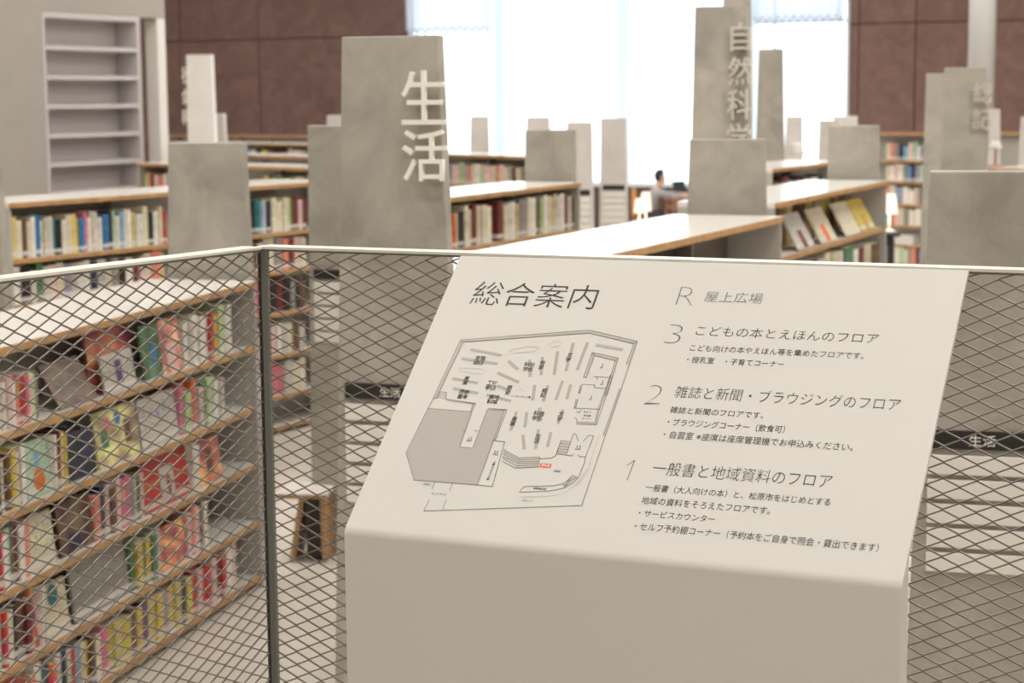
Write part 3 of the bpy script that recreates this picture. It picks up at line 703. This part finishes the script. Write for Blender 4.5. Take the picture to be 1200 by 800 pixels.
NAME = {'palegold': 'pale gold', 'darkred': 'dark red', 'palepink': 'pale pink', 'palegreen': 'pale green', 'palegrey': 'pale grey', 'sky': 'light blue', 'navy': 'navy blue'}
NB = [0]
_mc = {}
def MC(c):
    if c not in _mc: _mc[c] = mat('cover_' + c, L(CN[c]), .5)
    return _mc[c]
PLACE_EYE = 1.0
def spine_run(case, ti, px0, px1, cols, hr=(.17, .225), wr=(.012, .032), inset=(.03, .05), lean=.06, side='left', fit=True, count0=0, stuff=False):
    """a row of separate books from pixel column px0 to px1 on tier ti"""
    z = case.tiers[ti] + .0005
    s0 = case.s_at(px0, z + .1); s1 = case.s_at(px1, z + .1)
    if stuff:
        ws = [rnd.uniform(.75, 1.3) for _ in cols]; k = (s1 - s0) / sum(ws); s = s0; m_ = MB(); uc = sorted({c for c in cols if c})
        for w, c in zip(ws, cols):
            if c: h = rnd.uniform(*hr); y0 = rnd.uniform(*inset); m_.box(s + .001, s + w * k - .001, y0, y0 + .14, z, z + h, uc.index(c))
            s += w * k
        link('books', m_.mesh('books', [MC(c) for c in uc], bevel=.002), case.t, kind='stuff'); return
    n = len(cols) if fit else None
    s = s0; i = 0; out = []
    if fit: ws = [rnd.uniform(.75, 1.3) for _ in cols]; k = (s1 - s0) / sum(ws); ws = [a * k for a in ws]
    tot = 0
    while (i < len(ws)) if fit else (s < s1 - wr[0]):
        w = ws[i] if fit else rnd.uniform(*wr)
        c = cols[i] if fit else rnd.choice(cols)
        if c is not None:
            w_ = w - .0012
            j = min(range(5), key=lambda q_: abs(BW[q_] - w_)); h = rnd.uniform(*hr)
            rgb = L(CN[c]); v = rnd.uniform(.85, 1.12)
            le = rnd.choice((0, 0, 0, 0, 0, 0, lean)) if w_ < .03 else 0
            if le: h *= .97
            o = link('book', BM[j], None, (0, 0, 0))
            o.scale = (w_ / BW[j] * (1 - (.0 if not le else .35)), rnd.uniform(.9, 1.1), h)
            P = case.A + case.d * (s + .0006 + (0 if not le else .002)) + case.left * rnd.uniform(*inset)
            ang = math.atan2(case.d.y, case.d.x)
            o.location = (P.x, P.y, z); o.rotation_euler = (0, le, ang) if le else (0, 0, ang)
            o.color = tuple(min(1, a * v) for a in rgb[:3]) + (1,)
            out.append((o, c, h))
        s += w; i += 1
    case.books = getattr(case, 'books', {}); case.books.setdefault(ti, []).extend(out)
    NB[0] += len(out)
def finish_books(case):
    """labels once every tier is full: place in the row counted from the left"""
    for ti, lst in getattr(case, 'books', {}).items():
        for i, (o, c, h) in enumerate(lst):
            sz = 'tall ' if h > .222 else 'short ' if h < .182 else ''
            tag(o, '%s%s book, %s from left, %s tier, %s' % (sz, NAME.get(c, c), ordw(i + 1), TIERW[ti], case.tag), 'book', 'books in the %s' % case.tag)
def cover_book(case, ti, px0, px1, h, col, label, inset=.045, lean=.12, accent=None, thick=.012, art=True, zoff=0, name='face_out_book'):
    z = case.tiers[ti] + .0008 + zoff
    s0 = case.s_at(px0, z + h / 2); s1 = case.s_at(px1, z + h / 2); w = s1 - s0
    P = case.A + case.d * s0 + case.left * inset
    t = thing(name, label, 'book', (P.x, P.y, z + thick * math.sin(lean)), math.atan2(case.d.y, case.d.x), 'books shown face out in the ' + case.tag)
    rgb = tuple(list(L(CN[col])))
    rot = (-lean, 0, 0)
    b = MB(); b.box(0, w, 0, thick, 0, h)
    o = link('cover', b.mesh('cover', [M['art'] if art else M['book']], bevel=.0012), t, rot=rot, color=rgb)
    b = MB(); b.box(.003, w + .001, .002, thick - .002, .003, h - .003); 
    if accent:
        for (kind, x, y, r1, r2, c) in accent:
            m_ = MB()
            if kind == 'disc': m_.poly([(x * w + r1 * math.cos(i * PI / 12), -.0008, y * h + r1 * math.sin(i * PI / 12)) for i in range(24)], [tuple(range(24))])
            else: m_.poly([(x * w - r1, -.0008, y * h - r2), (x * w + r1, -.0008, y * h - r2), (x * w + r1, -.0008, y * h + r2), (x * w - r1, -.0008, y * h + r2)], [(0, 1, 2, 3)])
            q_ = link('cover_picture', m_.mesh('cover_picture', [MC(c)], recalc=False), o)
    return t

S1 = Case('near left low bookcase with white top and birch edges, behind the mesh', (0, 406.5), (300, 328.5), 1.60, [1.265, .953, .659, .355, .065], near=.9, far=.0, upr=3, tag_='near left bookcase')
S2 = Case('long bookcase with white top in front of the white wall, left', (10, 237.5), (362, 213), 1.89, [1.53, 1.24, .925, .605, .295, .06], near=.0, far=.35, upr=1.2, tag_='long bookcase by white wall')
S3 = Case('bookcase right of the 生活 slab, filled with pale books', (527, 231), (677, 213.8), 1.89, [1.55, 1.24, .925, .605, .295, .06], near=.2, far=.05, tag_='bookcase right of 生活 slab')
S4 = Case('central white-topped bookcase running from behind the sign to the low slab', (712, 298.5), (917, 253), 1.89, [1.55, 1.24, .925, .605, .295, .06], near=.9, far=.0, upr=.9, depth=.6, tag_='central bookcase', spinem='shade_board')
S5 = Case('white-topped bookcase with magazines shown on its upper tier, right', (908, 237.5), (1040, 211.2), 1.89, [1.55, 1.22, .89, .5, .06], near=.0, far=.0, depth=.6, upr=3, tag_='magazine bookcase', spine=False)
S6 = Case('far white-topped bookcase behind the magazine bookcase', (905, 197.5), (968, 190.5), 1.89, [1.55, 1.24, .925, .605, .06], near=.0, far=.7, tag_='bookcase behind the magazines')
S7 = Case('far bookcase right of the 生活 letters, seen nearly square on', (523, 180), (613, 182.8), 1.89, [1.55, 1.24, .925, .605, .06], near=1.5, far=.1, tag_='far bookcase right of 生活 letters')
R1 = Case('far bookcase just above the long left bookcase', (160, 190.5), (358, 196), 1.89, [1.55, 1.24, .9, .6, .06], near=.0, far=.4, tag_='far left bookcase')
R2 = Case('second far bookcase in the left background', (200, 179), (357, 183.5), 1.89, [1.55, 1.24, .9, .6, .06], near=.0, far=.5, tag_='second far left bookcase')
R3 = Case('third far bookcase in the left background', (196, 166), (360, 168.5), 1.89, [1.55, 1.24, .9, .6, .06], near=.0, far=1.0, tag_='third far left bookcase')
R4 = Case('farthest bookcase against the red wall, left', (196, 158), (396, 159.5), 1.89, [1.55, 1.24, .9, .6, .06], near=.0, far=1.5, tag_='farthest left bookcase', mtop='brown')
R5 = Case('tall far bookcase under the red wall between the right slabs', (1028, 155.5), (1098, 156), 1.96, [1.565, 1.258, .927, .62, .338, .06], near=.3, far=.2, depth=.45, tag_='far right bookcase', upr=1, mtop='brown')
R6 = Case('far bookcase end under the red wall at the right edge', (1158, 155), (1240, 155.5), 1.96, [1.4, .9, .4, .06], near=.0, far=.5, depth=.35, tag_='empty far right bookcase', upmat='lilac', mtop='brown')
R8 = Case('white-topped bookcase at the right edge of the picture', (1158, 196), (1260, 199), 1.89, [1.55, 1.24, .9, .6, .06], near=.0, far=.5, tag_='bookcase at the right edge')

W_ = ['white', 'cream', 'ivory', 'white', 'palegrey']
MIX = ['white', 'cream', 'red', 'navy', 'green', 'palepink', 'ivory', 'orange', 'brown', 'sky', 'white', 'yellow', 'darkred']
# near left bookcase
spine_run(S1, 0, -12, 47, ['navy', 'white', 'cream', 'white', 'palepink', 'white', 'salmon', 'red', 'pink', 'cream', 'palegreen'])
cover_book(S1, 0, 74, 118, .20, 'brown', 'dark brown picture book leaning back on the top tier of the near left bookcase', lean=.5)
cover_book(S1, 0, 124, 160, .17, 'palegrey', 'grey framed picture book face out on the top tier of the near left bookcase', lean=.15, inset=.03, accent=[('rect', .5, .5, .03, .05, 'purple')], art=False)
cover_book(S1, 0, 122, 172, .262, 'red', 'large red book face out behind the grey framed one, near left bookcase', lean=.1, inset=.09)
cover_book(S1, 0, 173, 194, .245, 'green', 'green and blue book face out on the top tier, near left bookcase', lean=.1, accent=[('rect', .62, .42, .03, .05, 'blue')])
cover_book(S1, 0, 195, 217, .25, 'salmon', 'salmon pink book face out on the top tier, near left bookcase', lean=.1, accent=[('rect', .5, .3, .05, .06, 'palepink')])
spine_run(S1, 0, 219, 272, ['white', 'palegrey', 'white', 'white', 'palepink', 'red', 'yellow', 'palegreen', 'white', 'white'], hr=(.2, .25))
spine_run(S1, 1, -12, 34, ['brown', 'cream', 'black', 'ivory', 'tan', 'brown', 'yellow', 'cream', 'darkred', 'white'], hr=(.2, .24))
cover_book(S1, 1, 37, 66, .225, 'mint', 'mint green book with an orange disc, face out on the second tier behind the mesh', art=False, accent=[('disc', .5, .28, .048, 0, 'orange'), ('rect', .5, .66, .018, .03, 'sky')])
spine_run(S1, 1, 66, 84, ['white', 'darkred', 'palegold', 'yellow', 'black'], hr=(.22, .25))
cover_book(S1, 1, 85, 117, .2, 'navy', 'dark blue and grey picture book face out, second tier of the near left bookcase')
cover_book(S1, 1, 120, 168, .24, 'palegold', 'many-coloured picture book face out beside the dark blue one, second tier', accent=[('disc', .3, .75, .03, 0, 'pink'), ('disc', .55, .8, .032, 0, 'blue'), ('rect', .2, .5, .035, .04, 'green'), ('rect', .75, .5, .03, .05, 'brown')])
cover_book(S1, 1, 171, 213, .23, 'palegrey', 'pale grey book with a small blue dot face out, second tier', art=False, accent=[('disc', .5, .6, .012, 0, 'blue')])
spine_run(S1, 1, 214, 264, ['pink', 'palegreen', 'orange', 'lilac', 'palepink', 'green', 'palegreen', 'mint', 'white', 'palegrey'], hr=(.19, .25))
spine_run(S1, 2, -12, 38, ['white', 'sky', 'red', 'white', 'palegrey', 'green', 'darkred', 'white', 'salmon'], hr=(.2, .24))
cover_book(S1, 2, 40, 70, .22, 'cream', 'plain beige book face out on the third tier of the near left bookcase', art=False)
cover_book(S1, 2, 76, 114, .22, 'brown', 'dark brown and navy picture book face out, third tier of the near left bookcase', accent=[('rect', .45, .22, .05, .03, 'navy')])
spine_run(S1, 2, 115, 173, ['salmon', 'navy', 'palepink', 'brown', 'palepink', 'pink', 'pink', 'grey', 'palepink', 'green', 'palepink'], hr=(.19, .235))
cover_book(S1, 2, 175, 226, .235, 'red', 'red framed picture book with grey middle, face out on the third tier', art=False, accent=[('rect', .52, .42, .075, .08, 'palegrey'), ('rect', .55, .38, .02, .045, 'red')])
spine_run(S1, 2, 227, 237, ['white', 'white', 'lilac'], hr=(.22, .24))
cover_book(S1, 2, 238, 264, .215, 'orange', 'orange and brown picture book face out at the right end of the third tier', accent=[('rect', .5, .5, .035, .06, 'brown')])
spine_run(S1, 3, -12, 40, ['palepink', 'white', 'mint', 'red', 'cream', 'black', 'brown', 'darkred'], hr=(.21, .24))
cover_book(S1, 3, 41, 50, .24, 'orange', 'narrow orange and purple book face out on the fourth tier', accent=[('rect', .5, .6, .02, .04, 'purple')])
spine_run(S1, 3, 50, 57, ['white', 'cream', 'navy'], hr=(.22, .25))
cover_book(S1, 3, 58, 86, .22, 'cream', 'cream book with a teal disc, face out on the fourth tier', art=False, accent=[('disc', .45, .75, .045, 0, 'teal')])
cover_book(S1, 3, 92, 156, .24, 'grey', 'plain grey picture book face out in the middle of the fourth tier', art=False)
spine_run(S1, 3, 157, 192, ['green', 'yellow', 'green', 'yellow', 'green', 'palegrey'], hr=(.2, .22))
cover_book(S1, 3, 193, 223, .2, 'orange', 'orange patterned book face out near the right end of the fourth tier')
spine_run(S1, 3, 224, 244, ['palepink', 'salmon', 'palepink', 'brown', 'white'], hr=(.2, .25))
spine_run(S1, 4, 40, 128, ['salmon', 'white', 'teal', 'orange', 'white', 'navy', 'cream', 'red', 'sky', 'cream', 'yellow', 'brown', 'ivory', 'pink'], hr=(.19, .24))
spine_run(S1, 4, 129, 226, ['yellow', 'palegold', 'yellow', 'brown', 'yellow', 'purple', 'palegold', 'yellow', 'lilac', 'yellow', 'palegold', 'navy', 'yellow'], hr=(.2, .22))
spine_run(S1, 4, 227, 279, ['red', 'palepink', 'red', 'red', 'palepink', 'darkred', 'red', 'white', 'palepink'], hr=(.2, .235))
b = MB(); b.box(0, .1, 0, .001, 0, .16); b.box(0, .1, 0, .09, 0, .001)
tt = thing('bookend', 'grey steel bookend beside the spines on the top tier, near left bookcase', 'bookend', tuple(S1.A + S1.d * S1.s_at(50, 1.35) + S1.left * .05 + Vector((0, 0, 1.2655))), math.atan2(S1.d.y, S1.d.x) + PI / 2)
link('bookend_plate', b.mesh('bookend_plate', [M['upright']]), tt)
# long bookcase by the white wall
spine_run(S2, 0, 9.5, 195.5, ['tan', 'palegold', 'ivory', 'brown', 'cream', 'white', 'blue', 'white', 'cream', 'palegrey', 'teal', 'black', 'white', 'cream', 'palegold', 'yellow', 'blue', 'pink', 'white', 'cream', 'white', 'white', 'blue', 'black',
    'mint', 'cream', 'sky', 'white', 'white', 'palegold', 'white', 'white', 'cream', 'green', 'black', 'white', 'cream', 'red'], hr=(.215, .27))
spine_run(S2, 1, 9.5, 195, ['navy', 'white', 'black', 'palegrey', 'green', 'palegrey', 'palepink', 'cream', 'lilac', 'palegrey', 'white', 'white', 'navy', 'palegrey', 'cream', 'grey', 'black', 'white', 'darkred', 'palepink', 'cream', 'salmon', 'palegold'], hr=(.2, .25))
spine_run(S2, 0, 288, 360, ['red', 'white', 'black', 'teal', 'sky', 'white', 'navy', 'ivory', 'ivory', 'cream', 'ivory', 'palegreen', 'brown', 'darkred', 'palepink', 'darkred'], hr=(.22, .26))
spine_run(S2, 1, 288, 360, ['white', 'brown', 'white', 'palegrey', 'cream', 'grey', 'salmon', 'darkred', 'palepink', 'cream'], hr=(.2, .26))
spine_run(S2, 2, 296, 360, ['pink', 'pink', 'black', 'black', 'darkred', 'black', 'grey', 'black', 'brown'], hr=(.22, .26), stuff=True)
spine_run(S2, 3, 305, 360, ['cream', 'palegrey', 'palepink', 'white', 'palegrey', 'cream', 'brown', 'palegrey'], hr=(.2, .25), stuff=True)
spine_run(S2, 4, 305, 360, ['white', 'palegrey', 'pink', 'pink', 'palegrey', 'cream', 'white'], hr=(.2, .25), stuff=True)
# bookcase right of the slab
spine_run(S3, 0, 530, 676, ['orange', 'cream', 'black', 'ivory', 'cream', 'darkred', 'cream', 'ivory', 'ivory', None, 'darkred', 'cream', 'white', 'white', 'palegold', 'lilac', 'grey', 'ivory', 'white', 'brown', 'palegreen', 'white', 'ivory', 'palegold', 'cream', 'white', 'white', 'darkred', 'palegrey', 'brown'], hr=(.225, .275), wr=(.02, .04))
spine_run(S7, 0, 524, 608, ['lilac', 'palepink', 'palegreen', 'palegrey', 'salmon', 'cream', 'white', 'palegreen', 'palepink', 'cream', 'salmon', 'palepink', 'cream', 'palegrey', 'brown', 'cream'], hr=(.2, .25))
spine_run(R1, 0, 168, 194, ['palegreen', 'salmon', 'brown', 'palepink', 'salmon', 'white'], hr=(.2, .26), stuff=True)
spine_run(R1, 0, 290, 352, ['palegold', 'palegold', 'cream', 'palegold', 'cream', 'green', 'palegreen', 'green', 'cream'], hr=(.2, .26), stuff=True)
spine_run(S6, 0, 908, 966, ['brown', 'black', 'darkred', 'grey', 'darkred', 'black', 'brown', 'navy', 'white', 'grey', 'black'], hr=(.2, .26), stuff=True)
for k_ in (0, 1, 2, 3, 5):
    spine_run(R5, k_, 1038, 1083, rnd.sample(['white', 'sky', 'cream', 'palepink', 'mint', 'grey', 'white', 'salmon', 'ivory', 'lilac', 'navy'], 9), hr=(.2, .27), stuff=k_ > 1)
for k_ in range(2): spine_run(R3, k_, 288, 352, rnd.sample(MIX, 9), hr=(.2, .27), stuff=True)
# magazines shown on the upper tier
for px0, px1, c, lb, ac in ((937, 956, 'palegrey', 'grey and white magazine leaning on the upper tier, leftmost of four', 'darkred'), (964, 982, 'cream', 'white magazine with orange lower half leaning on the upper tier', 'orange'),
                   (993, 1010, 'ivory', 'plain cream magazine leaning on the upper tier', None), (1011, 1027, 'yellow', 'yellow magazine leaning on the upper tier, rightmost of four', 'tan')):
    cover_book(S5, 0, px0, px1, .25, c, lb, lean=.5, inset=.03, art=False, accent=[('rect', .5, .27, .05, .06, ac)] if ac else None, name='magazine')
spine_run(S5, 0, 918, 1026, ['palegold', 'tan', None, 'grey', 'tan', 'palegold', None, 'brown', 'tan', 'grey', None, 'palegold', 'brown', 'tan', None, 'grey'], hr=(.24, .29), inset=(.2, .23), lean=0, stuff=True)
spine_run(S5, 1, 930, 1030, ['palegold', 'black', 'black', 'palegrey', 'cream', 'cream', 'white', 'green', 'white', 'darkred', 'cream', 'brown'], hr=(.22, .26))
spine_run(S4, 0, 800, 850, ['palegrey', 'white', 'black', 'green', 'green', 'black', 'white'], hr=(.17, .2), stuff=True)
for c_ in (S1, S2, S3, S4, S5, S6, S7, R1, R3, R5): finish_books(c_)
print('books', NB[0])

# ------------------------------------------------------------------ stool
P = aty(323, 580, 10.05); st = thing('stool', 'small stool with white top, birch legs and dark panel, left of the sign', 'stool', (P.x, P.y, 0), math.radians(-6))
sw = 61 / 2200 * 10.1; sh = aty(350, 583, 10.05).z; dp = .30
part_box('seat', st, 0, sw, 0, dp, sh - .002, sh + .022, M['laminate'], .002)
part_box('seat_edge', st, -.001, sw + .001, -.006, -.0005, sh - .002, sh + .021, M['wood'])
b = MB(); b.prism([(0, 0), (0, .03), (dp - .02, .03), (dp - .02, 0)], 0, 1)
def leanleg(x0, x1, wd):
    m_ = MB(); z1 = sh - .003; vs = [(x0, .01, .001), (x0 + wd, .01, .001), (x0 + wd, dp - .01, .001), (x0, dp - .01, .001), (x1, .01, z1), (x1 + wd, .01, z1), (x1 + wd, dp - .01, z1), (x1, dp - .01, z1)]
    m_.poly(vs, [(0, 3, 2, 1), (4, 5, 6, 7), (0, 1, 5, 4), (1, 2, 6, 5), (2, 3, 7, 6), (3, 0, 4, 7)])
    link('leg', m_.mesh('leg', [M['wood']], bevel=.002), st)
leanleg(.065, .125, .028); leanleg(sw - .032, sw - .038, .024)
m_ = MB(); z1 = sh - .004
m_.poly([(.16, .03, .02), (sw - .034, .03, .02), (sw - .04, .03, z1), (.156, .03, z1), (.16, dp - .03, .02), (sw - .034, dp - .03, .02), (sw - .04, dp - .03, z1), (.156, dp - .03, z1)],
        [(0, 1, 2, 3), (7, 6, 5, 4), (0, 4, 5, 1), (1, 5, 6, 2), (2, 6, 7, 3), (3, 7, 4, 0)])
link('dark_panel', m_.mesh('dark_panel', [M['stool_dark']]), st)

# ------------------------------------------------------------------ reading counter, chair, lamps and reader by the window
def table(name, label, px0, px1, Y, h, depth, m, deg=0, legs=True):
    A = aty(px0, 200, Y); B = aty(px1, 200, Y); th = math.radians(deg); w = (B - A).length
    t = thing(name, label, 'table', (A.x, A.y, 0), th)
    part_box('table_top', t, 0, w, 0, depth, h - .04, h, M[m], .003)
    for x in (.05, w - .09):
        for y in (.05, depth - .09): part_box('leg', t, x, x + .04, y, y + .04, .001, h - .041, M[m])
    if legs: part_box('apron', t, .1, w - .1, .05, .07, h - .14, h - .041, M[m])
    return t, A, w
YD = 31.0
tb_, tA, tw = table('reading_counter', 'brown reading counter in front of the window, where the reader sits', 776, 830, YD, .86, .6, 'brown', legs=False)
part_box('lower_shelf', tb_, .12, tw - .05, .08, .55, .68, .70, M['orange'], label='orange lower shelf')
part_box('front_board', tb_, .16, tw - .05, .012, .03, .62, .819, M['brown'])
def lamp(label, pxl, pxr, pt, pb, pf, Y, on=True, zfoot=None, power=5):
    c = aty((pxl + pxr) / 2, pb, Y); r = (pxr - pxl) / 2 / 2200 * Y; z1 = aty(0, pt, Y).z; z0 = c.z; zf = zfoot if zfoot is not None else aty(0, pf, Y).z
    z1 = aty((pxl + pxr) / 2, pt, Y).z
    t = thing('table_lamp', label, 'lamp', (c.x, c.y, zf))
    b = MB(); n = 20; vs = []; 
    prof_ = [(r, z0 - zf), (r * .98, z0 - zf + .02), (r * .74, z1 - zf - .03), (r * .66, z1 - zf), (0.01, z1 - zf + .001)]
    b.lathe(prof_, 20); link('lamp_shade', b.mesh('lamp_shade', [M['shade_on'] if on else M['plain_white']], smooth=True), t)
    b = MB(); b.lathe([(.011, .02), (.011, z0 - zf - .001)], 10); link('lamp_stem', b.mesh('lamp_stem', [M['letter'] if on else M['brown']]), t)
    b = MB(); b.lathe([(.07, .0008), (.07, .012), (.03, .02)], 16); link('lamp_foot', b.mesh('lamp_foot', [M['letter'] if on else M['brown']]), t)
    if on:
        pl = bpy.data.lights.new('lamp_bulb', 'POINT'); pl.energy = power; pl.color = (1, .8, .55); pl.shadow_soft_size = .05
        po = bpy.data.objects.new('lamp_bulb', pl); COL.objects.link(po); po.location = (c.x, c.y, z0 - .04)
    return t
t2, _, _ = table('reading_table', 'low reading table carrying two lit lamps, behind the central bookcase', 738, 792, 25.6, .72, 1.1, 'brown')
lamp('lit lamp with white shade, taller of the pair left of the reader', 750, 763.5, 225, 247, 260, 26.2, zfoot=.7205)
lamp('lit table lamp with smaller white shade, left one of the pair', 743, 755, 232.5, 249, 260, 25.9, zfoot=.7205)
t3, _, _ = table('reading_table', 'small dark table under the lit lamp beside the far right bookcase', 1031, 1056, 21.3, .95, .3, 'navy')
lamp('lit table lamp with white rounded shade right of the magazine bookcase', 1032.5, 1052, 227, 250, 262, 21.6, zfoot=.9505)
bs = R5.s_at(1046, .4); bx = R5.A + R5.d * bs + R5.left * .03
pb_ = thing('paper_box', 'white paper box on a low tier of the bookcase behind the lit lamp', 'box', (bx.x, bx.y, .3385), math.atan2(R5.d.y, R5.d.x))
part_box('box_body', pb_, 0, .34, 0, .2, 0, .11, M['plain_white'], .004); part_box('box_lid', pb_, -.004, .344, -.004, .204, .1105, .14, M['plain_white'], .004)
lamp('unlit white rounded lamp on the shelf left of the magazine slab', 924, 943, 167, 181, 184, 20.5, on=False, zfoot=1.8905)
lamp('unlit white lamp with brown foot right of the 総記 slab', 1160, 1174, 165, 174, 180, 16.2, on=False, zfoot=1.8905)
# chairs
def chair(label, px, Y, zt, m, w=.42, rot=0, name='chair'):
    c = aty(px, 230, Y); t = thing(name, label, 'chair', (c.x, c.y, 0), rot)
    part_box('seat', t, 0, w, 0, w, .42, .46, M[m], .01)
    part_box('backrest', t, 0, .04, 0, w, .56, zt, M[m], .012)
    for x in (.01, w - .045):
        for y in (.01, w - .045): part_box('leg', t, x, x + .035, y, y + .035, .001, .419, M['brown'])
    for y in (.01, w - .045): part_box('back_post', t, .005, .03, y, y + .035, .461, .559, M['brown'])
    return t
chair('orange chair the reader in grey sits on by the window', 742.5, 31.1, 1.0, 'orange', w=.5)
chair('dark chair in front of the lit lamp at the right', 1036, 20.7, .9, 'navy', w=.38, rot=PI / 2)
# small things on the reading counter
q_ = aty(793, 217, YD); bg = thing('desk_monitor', 'small dark tilted screen on the brown reading counter', 'screen', (q_.x, q_.y + .2, .8605), .5)
b = MB(); b.prism([(0, .04), (.1, .26), (.12, .25), (.02, .03)], 0, .24); link('screen', b.mesh('screen', [M['navy']], bevel=.004), bg)
part_box('screen_foot', bg, .07, .17, .0, .14, 0, .012, M['navy']); part_box('screen_neck', bg, .1, .14, .07, .09, .0125, .14, M['navy'])
pp = thing('open_book', 'open white book in front of the reader on the counter', 'book', (tA.x + .18, tA.y + .08, .8605), .1)
part_box('left_page', pp, 0, .16, 0, .22, 0, .012, M['pages'], .003); part_box('right_page', pp, .163, .33, 0, .22, 0, .012, M['pages'], .003)

# the reader: one skinned body, seated facing right, forearms on the counter
def skin_body(name, verts, edges, radii, m, parent, root=0, sub=2):
    me = bpy.data.meshes.new(name); me.from_pydata(verts, edges, [])
    o = bpy.data.objects.new(name, me); COL.objects.link(o); o.parent = parent
    md = o.modifiers.new('skin', 'SKIN'); md.use_smooth_shade = True
    sv = me.skin_vertices[0].data
    for i, r_ in enumerate(radii): sv[i].radius = r_ if isinstance(r_, tuple) else (r_, r_); sv[i].use_root = (i == root)
    sb = o.modifiers.new('sub', 'SUBSURF'); sb.levels = sub; sb.render_levels = sub
    dg = bpy.context.evaluated_depsgraph_get(); dg.update()
    nm = bpy.data.meshes.new_from_object(o.evaluated_get(dg)); nm.name = name
    o.modifiers.clear(); o.data = nm; nm.materials.clear(); nm.materials.append(m); nm.shade_smooth()
    return o
hp = aty(757, 245, 31.35)
pr = thing('person', 'seated black-haired reader in a grey jumper leaning on the counter, seen from the side', 'person', (hp.x, hp.y, 0))
V = []; Ed = []; Rd = []
def vtx(x, y, z, r_, par=None):
    V.append((x, y, z)); Rd.append(r_)
    if par is not None: Ed.append((par, len(V) - 1))
    return len(V) - 1
pel = vtx(.02, 0, .58, .1); wst = vtx(.05, 0, .66, .115, pel); chs = vtx(.13, 0, .84, (.125, .15), wst); nk0 = vtx(.19, 0, .985, .07, chs); nk = vtx(.215, 0, 1.04, .052, nk0)
hd0 = vtx(.245, 0, 1.11, .075, nk); hd1 = vtx(.25, 0, 1.19, .086, hd0); hd2 = vtx(.24, 0, 1.25, .06, hd1)
nose = vtx(.325, 0, 1.145, .014, hd0)
hands = []
for sgn in (-1, 1):
    sh_ = vtx(.17, sgn * .17, .95, .06, chs); el = vtx(.36, sgn * .21, .87 if sgn > 0 else .89, .045, sh_); wr_ = vtx(.60, sgn * .12, .90, .03, el); pm = vtx(.66, sgn * .10, .90, (.022, .038), wr_)
    hands.append((pm, sgn))
    for k in range(4):
        a = vtx(.705, sgn * .10 + (k - 1.5) * .018, .90, .0095, pm); c_ = vtx(.735, sgn * .10 + (k - 1.5) * .019, .888, .008, a)
    th_ = vtx(.675, sgn * .10 - sgn * .05, .895, .010, pm)
    hpj = vtx(.06, sgn * .1, .56, .075, pel); kn = vtx(.46, sgn * .13, .52, .065, hpj); an = vtx(.42, sgn * .13, .1, .042, kn); ft = vtx(.55, sgn * .14, .045, .036, an)
skin_body('body', V, Ed, Rd, M['skin'], pr)
V2 = []; E2_ = []; R2_ = []
def v2(x, y, z, r_, par=None):
    V2.append((x, y, z)); R2_.append(r_)
    if par is not None: E2_.append((par, len(V2) - 1))
    return len(V2) - 1
a = v2(.03, 0, .60, .13); c_ = v2(.05, 0, .66, .145, a); d_ = v2(.13, 0, .84, (.15, .175), c_); e_ = v2(.195, 0, .985, .078, d_)
for sgn in (-1, 1):
    s_ = v2(.17, sgn * .175, .95, .078, d_); l_ = v2(.36, sgn * .21, .88, .062, s_); w2 = v2(.585, sgn * .125, .905, .042, l_)
skin_body('jumper', V2, E2_, R2_, M['jumper'], pr)
V2 = []; E2_ = []; R2_ = []
a = v2(.02, 0, .585, .115)
for sgn in (-1, 1):
    s_ = v2(.07, sgn * .1, .565, .095, a); l_ = v2(.46, sgn * .13, .53, .082, s_); w2 = v2(.42, sgn * .13, .11, .062, l_)
skin_body('trousers', V2, E2_, R2_, M['trousers'], pr)
b = MB(); nu, nv = 20, 12; vs = []; keep = {}
for j_ in range(nv + 1):
    for i_ in range(nu):
        ph = PI * j_ / nv; tt_ = 2 * PI * i_ / nu
        vs.append((.236 + .104 * math.sin(ph) * math.cos(tt_), .093 * math.sin(ph) * math.sin(tt_), 1.205 + .118 * math.cos(ph)))
fs = []
for j_ in range(nv):
    for i_ in range(nu):
        f_ = (j_ * nu + i_, j_ * nu + (i_ + 1) % nu, (j_ + 1) * nu + (i_ + 1) % nu, (j_ + 1) * nu + i_)
        cx_ = sum(vs[q][0] for q in f_) / 4; cz_ = sum(vs[q][2] for q in f_) / 4
        if cz_ - 1.215 > (cx_ - .255) * 1.1 - .05 * (cx_ < .24): fs.append(f_)
b.poly(vs, fs); hm = b.mesh('hair', [M['hair']], smooth=True)
ho = link('hair', hm, pr)
for sgn in (-1, 1):
    b = MB(); b.lathe([(.001, -.006), (.006, -.004), (.006, .004), (.001, .006)], 8); link('eye', b.mesh('eye', [M['hair']]), pr, (.325, sgn * .028, 1.175))
    b = MB(); b.lathe([(.001, -.02), (.012, -.01), (.014, .01), (.001, .022)], 8); link('ear', b.mesh('ear', [M['skin']]), pr, (.245, sgn * .086, 1.155))
    part_box('shoe', pr, .37, .62, sgn * .14 - .045, sgn * .14 + .045, .001, .09, M['black'], .02)
part_box('mouth', pr, .322, .328, -.02, .02, 1.105, 1.111, mat('lips', L((170, 100, 90)), .5))
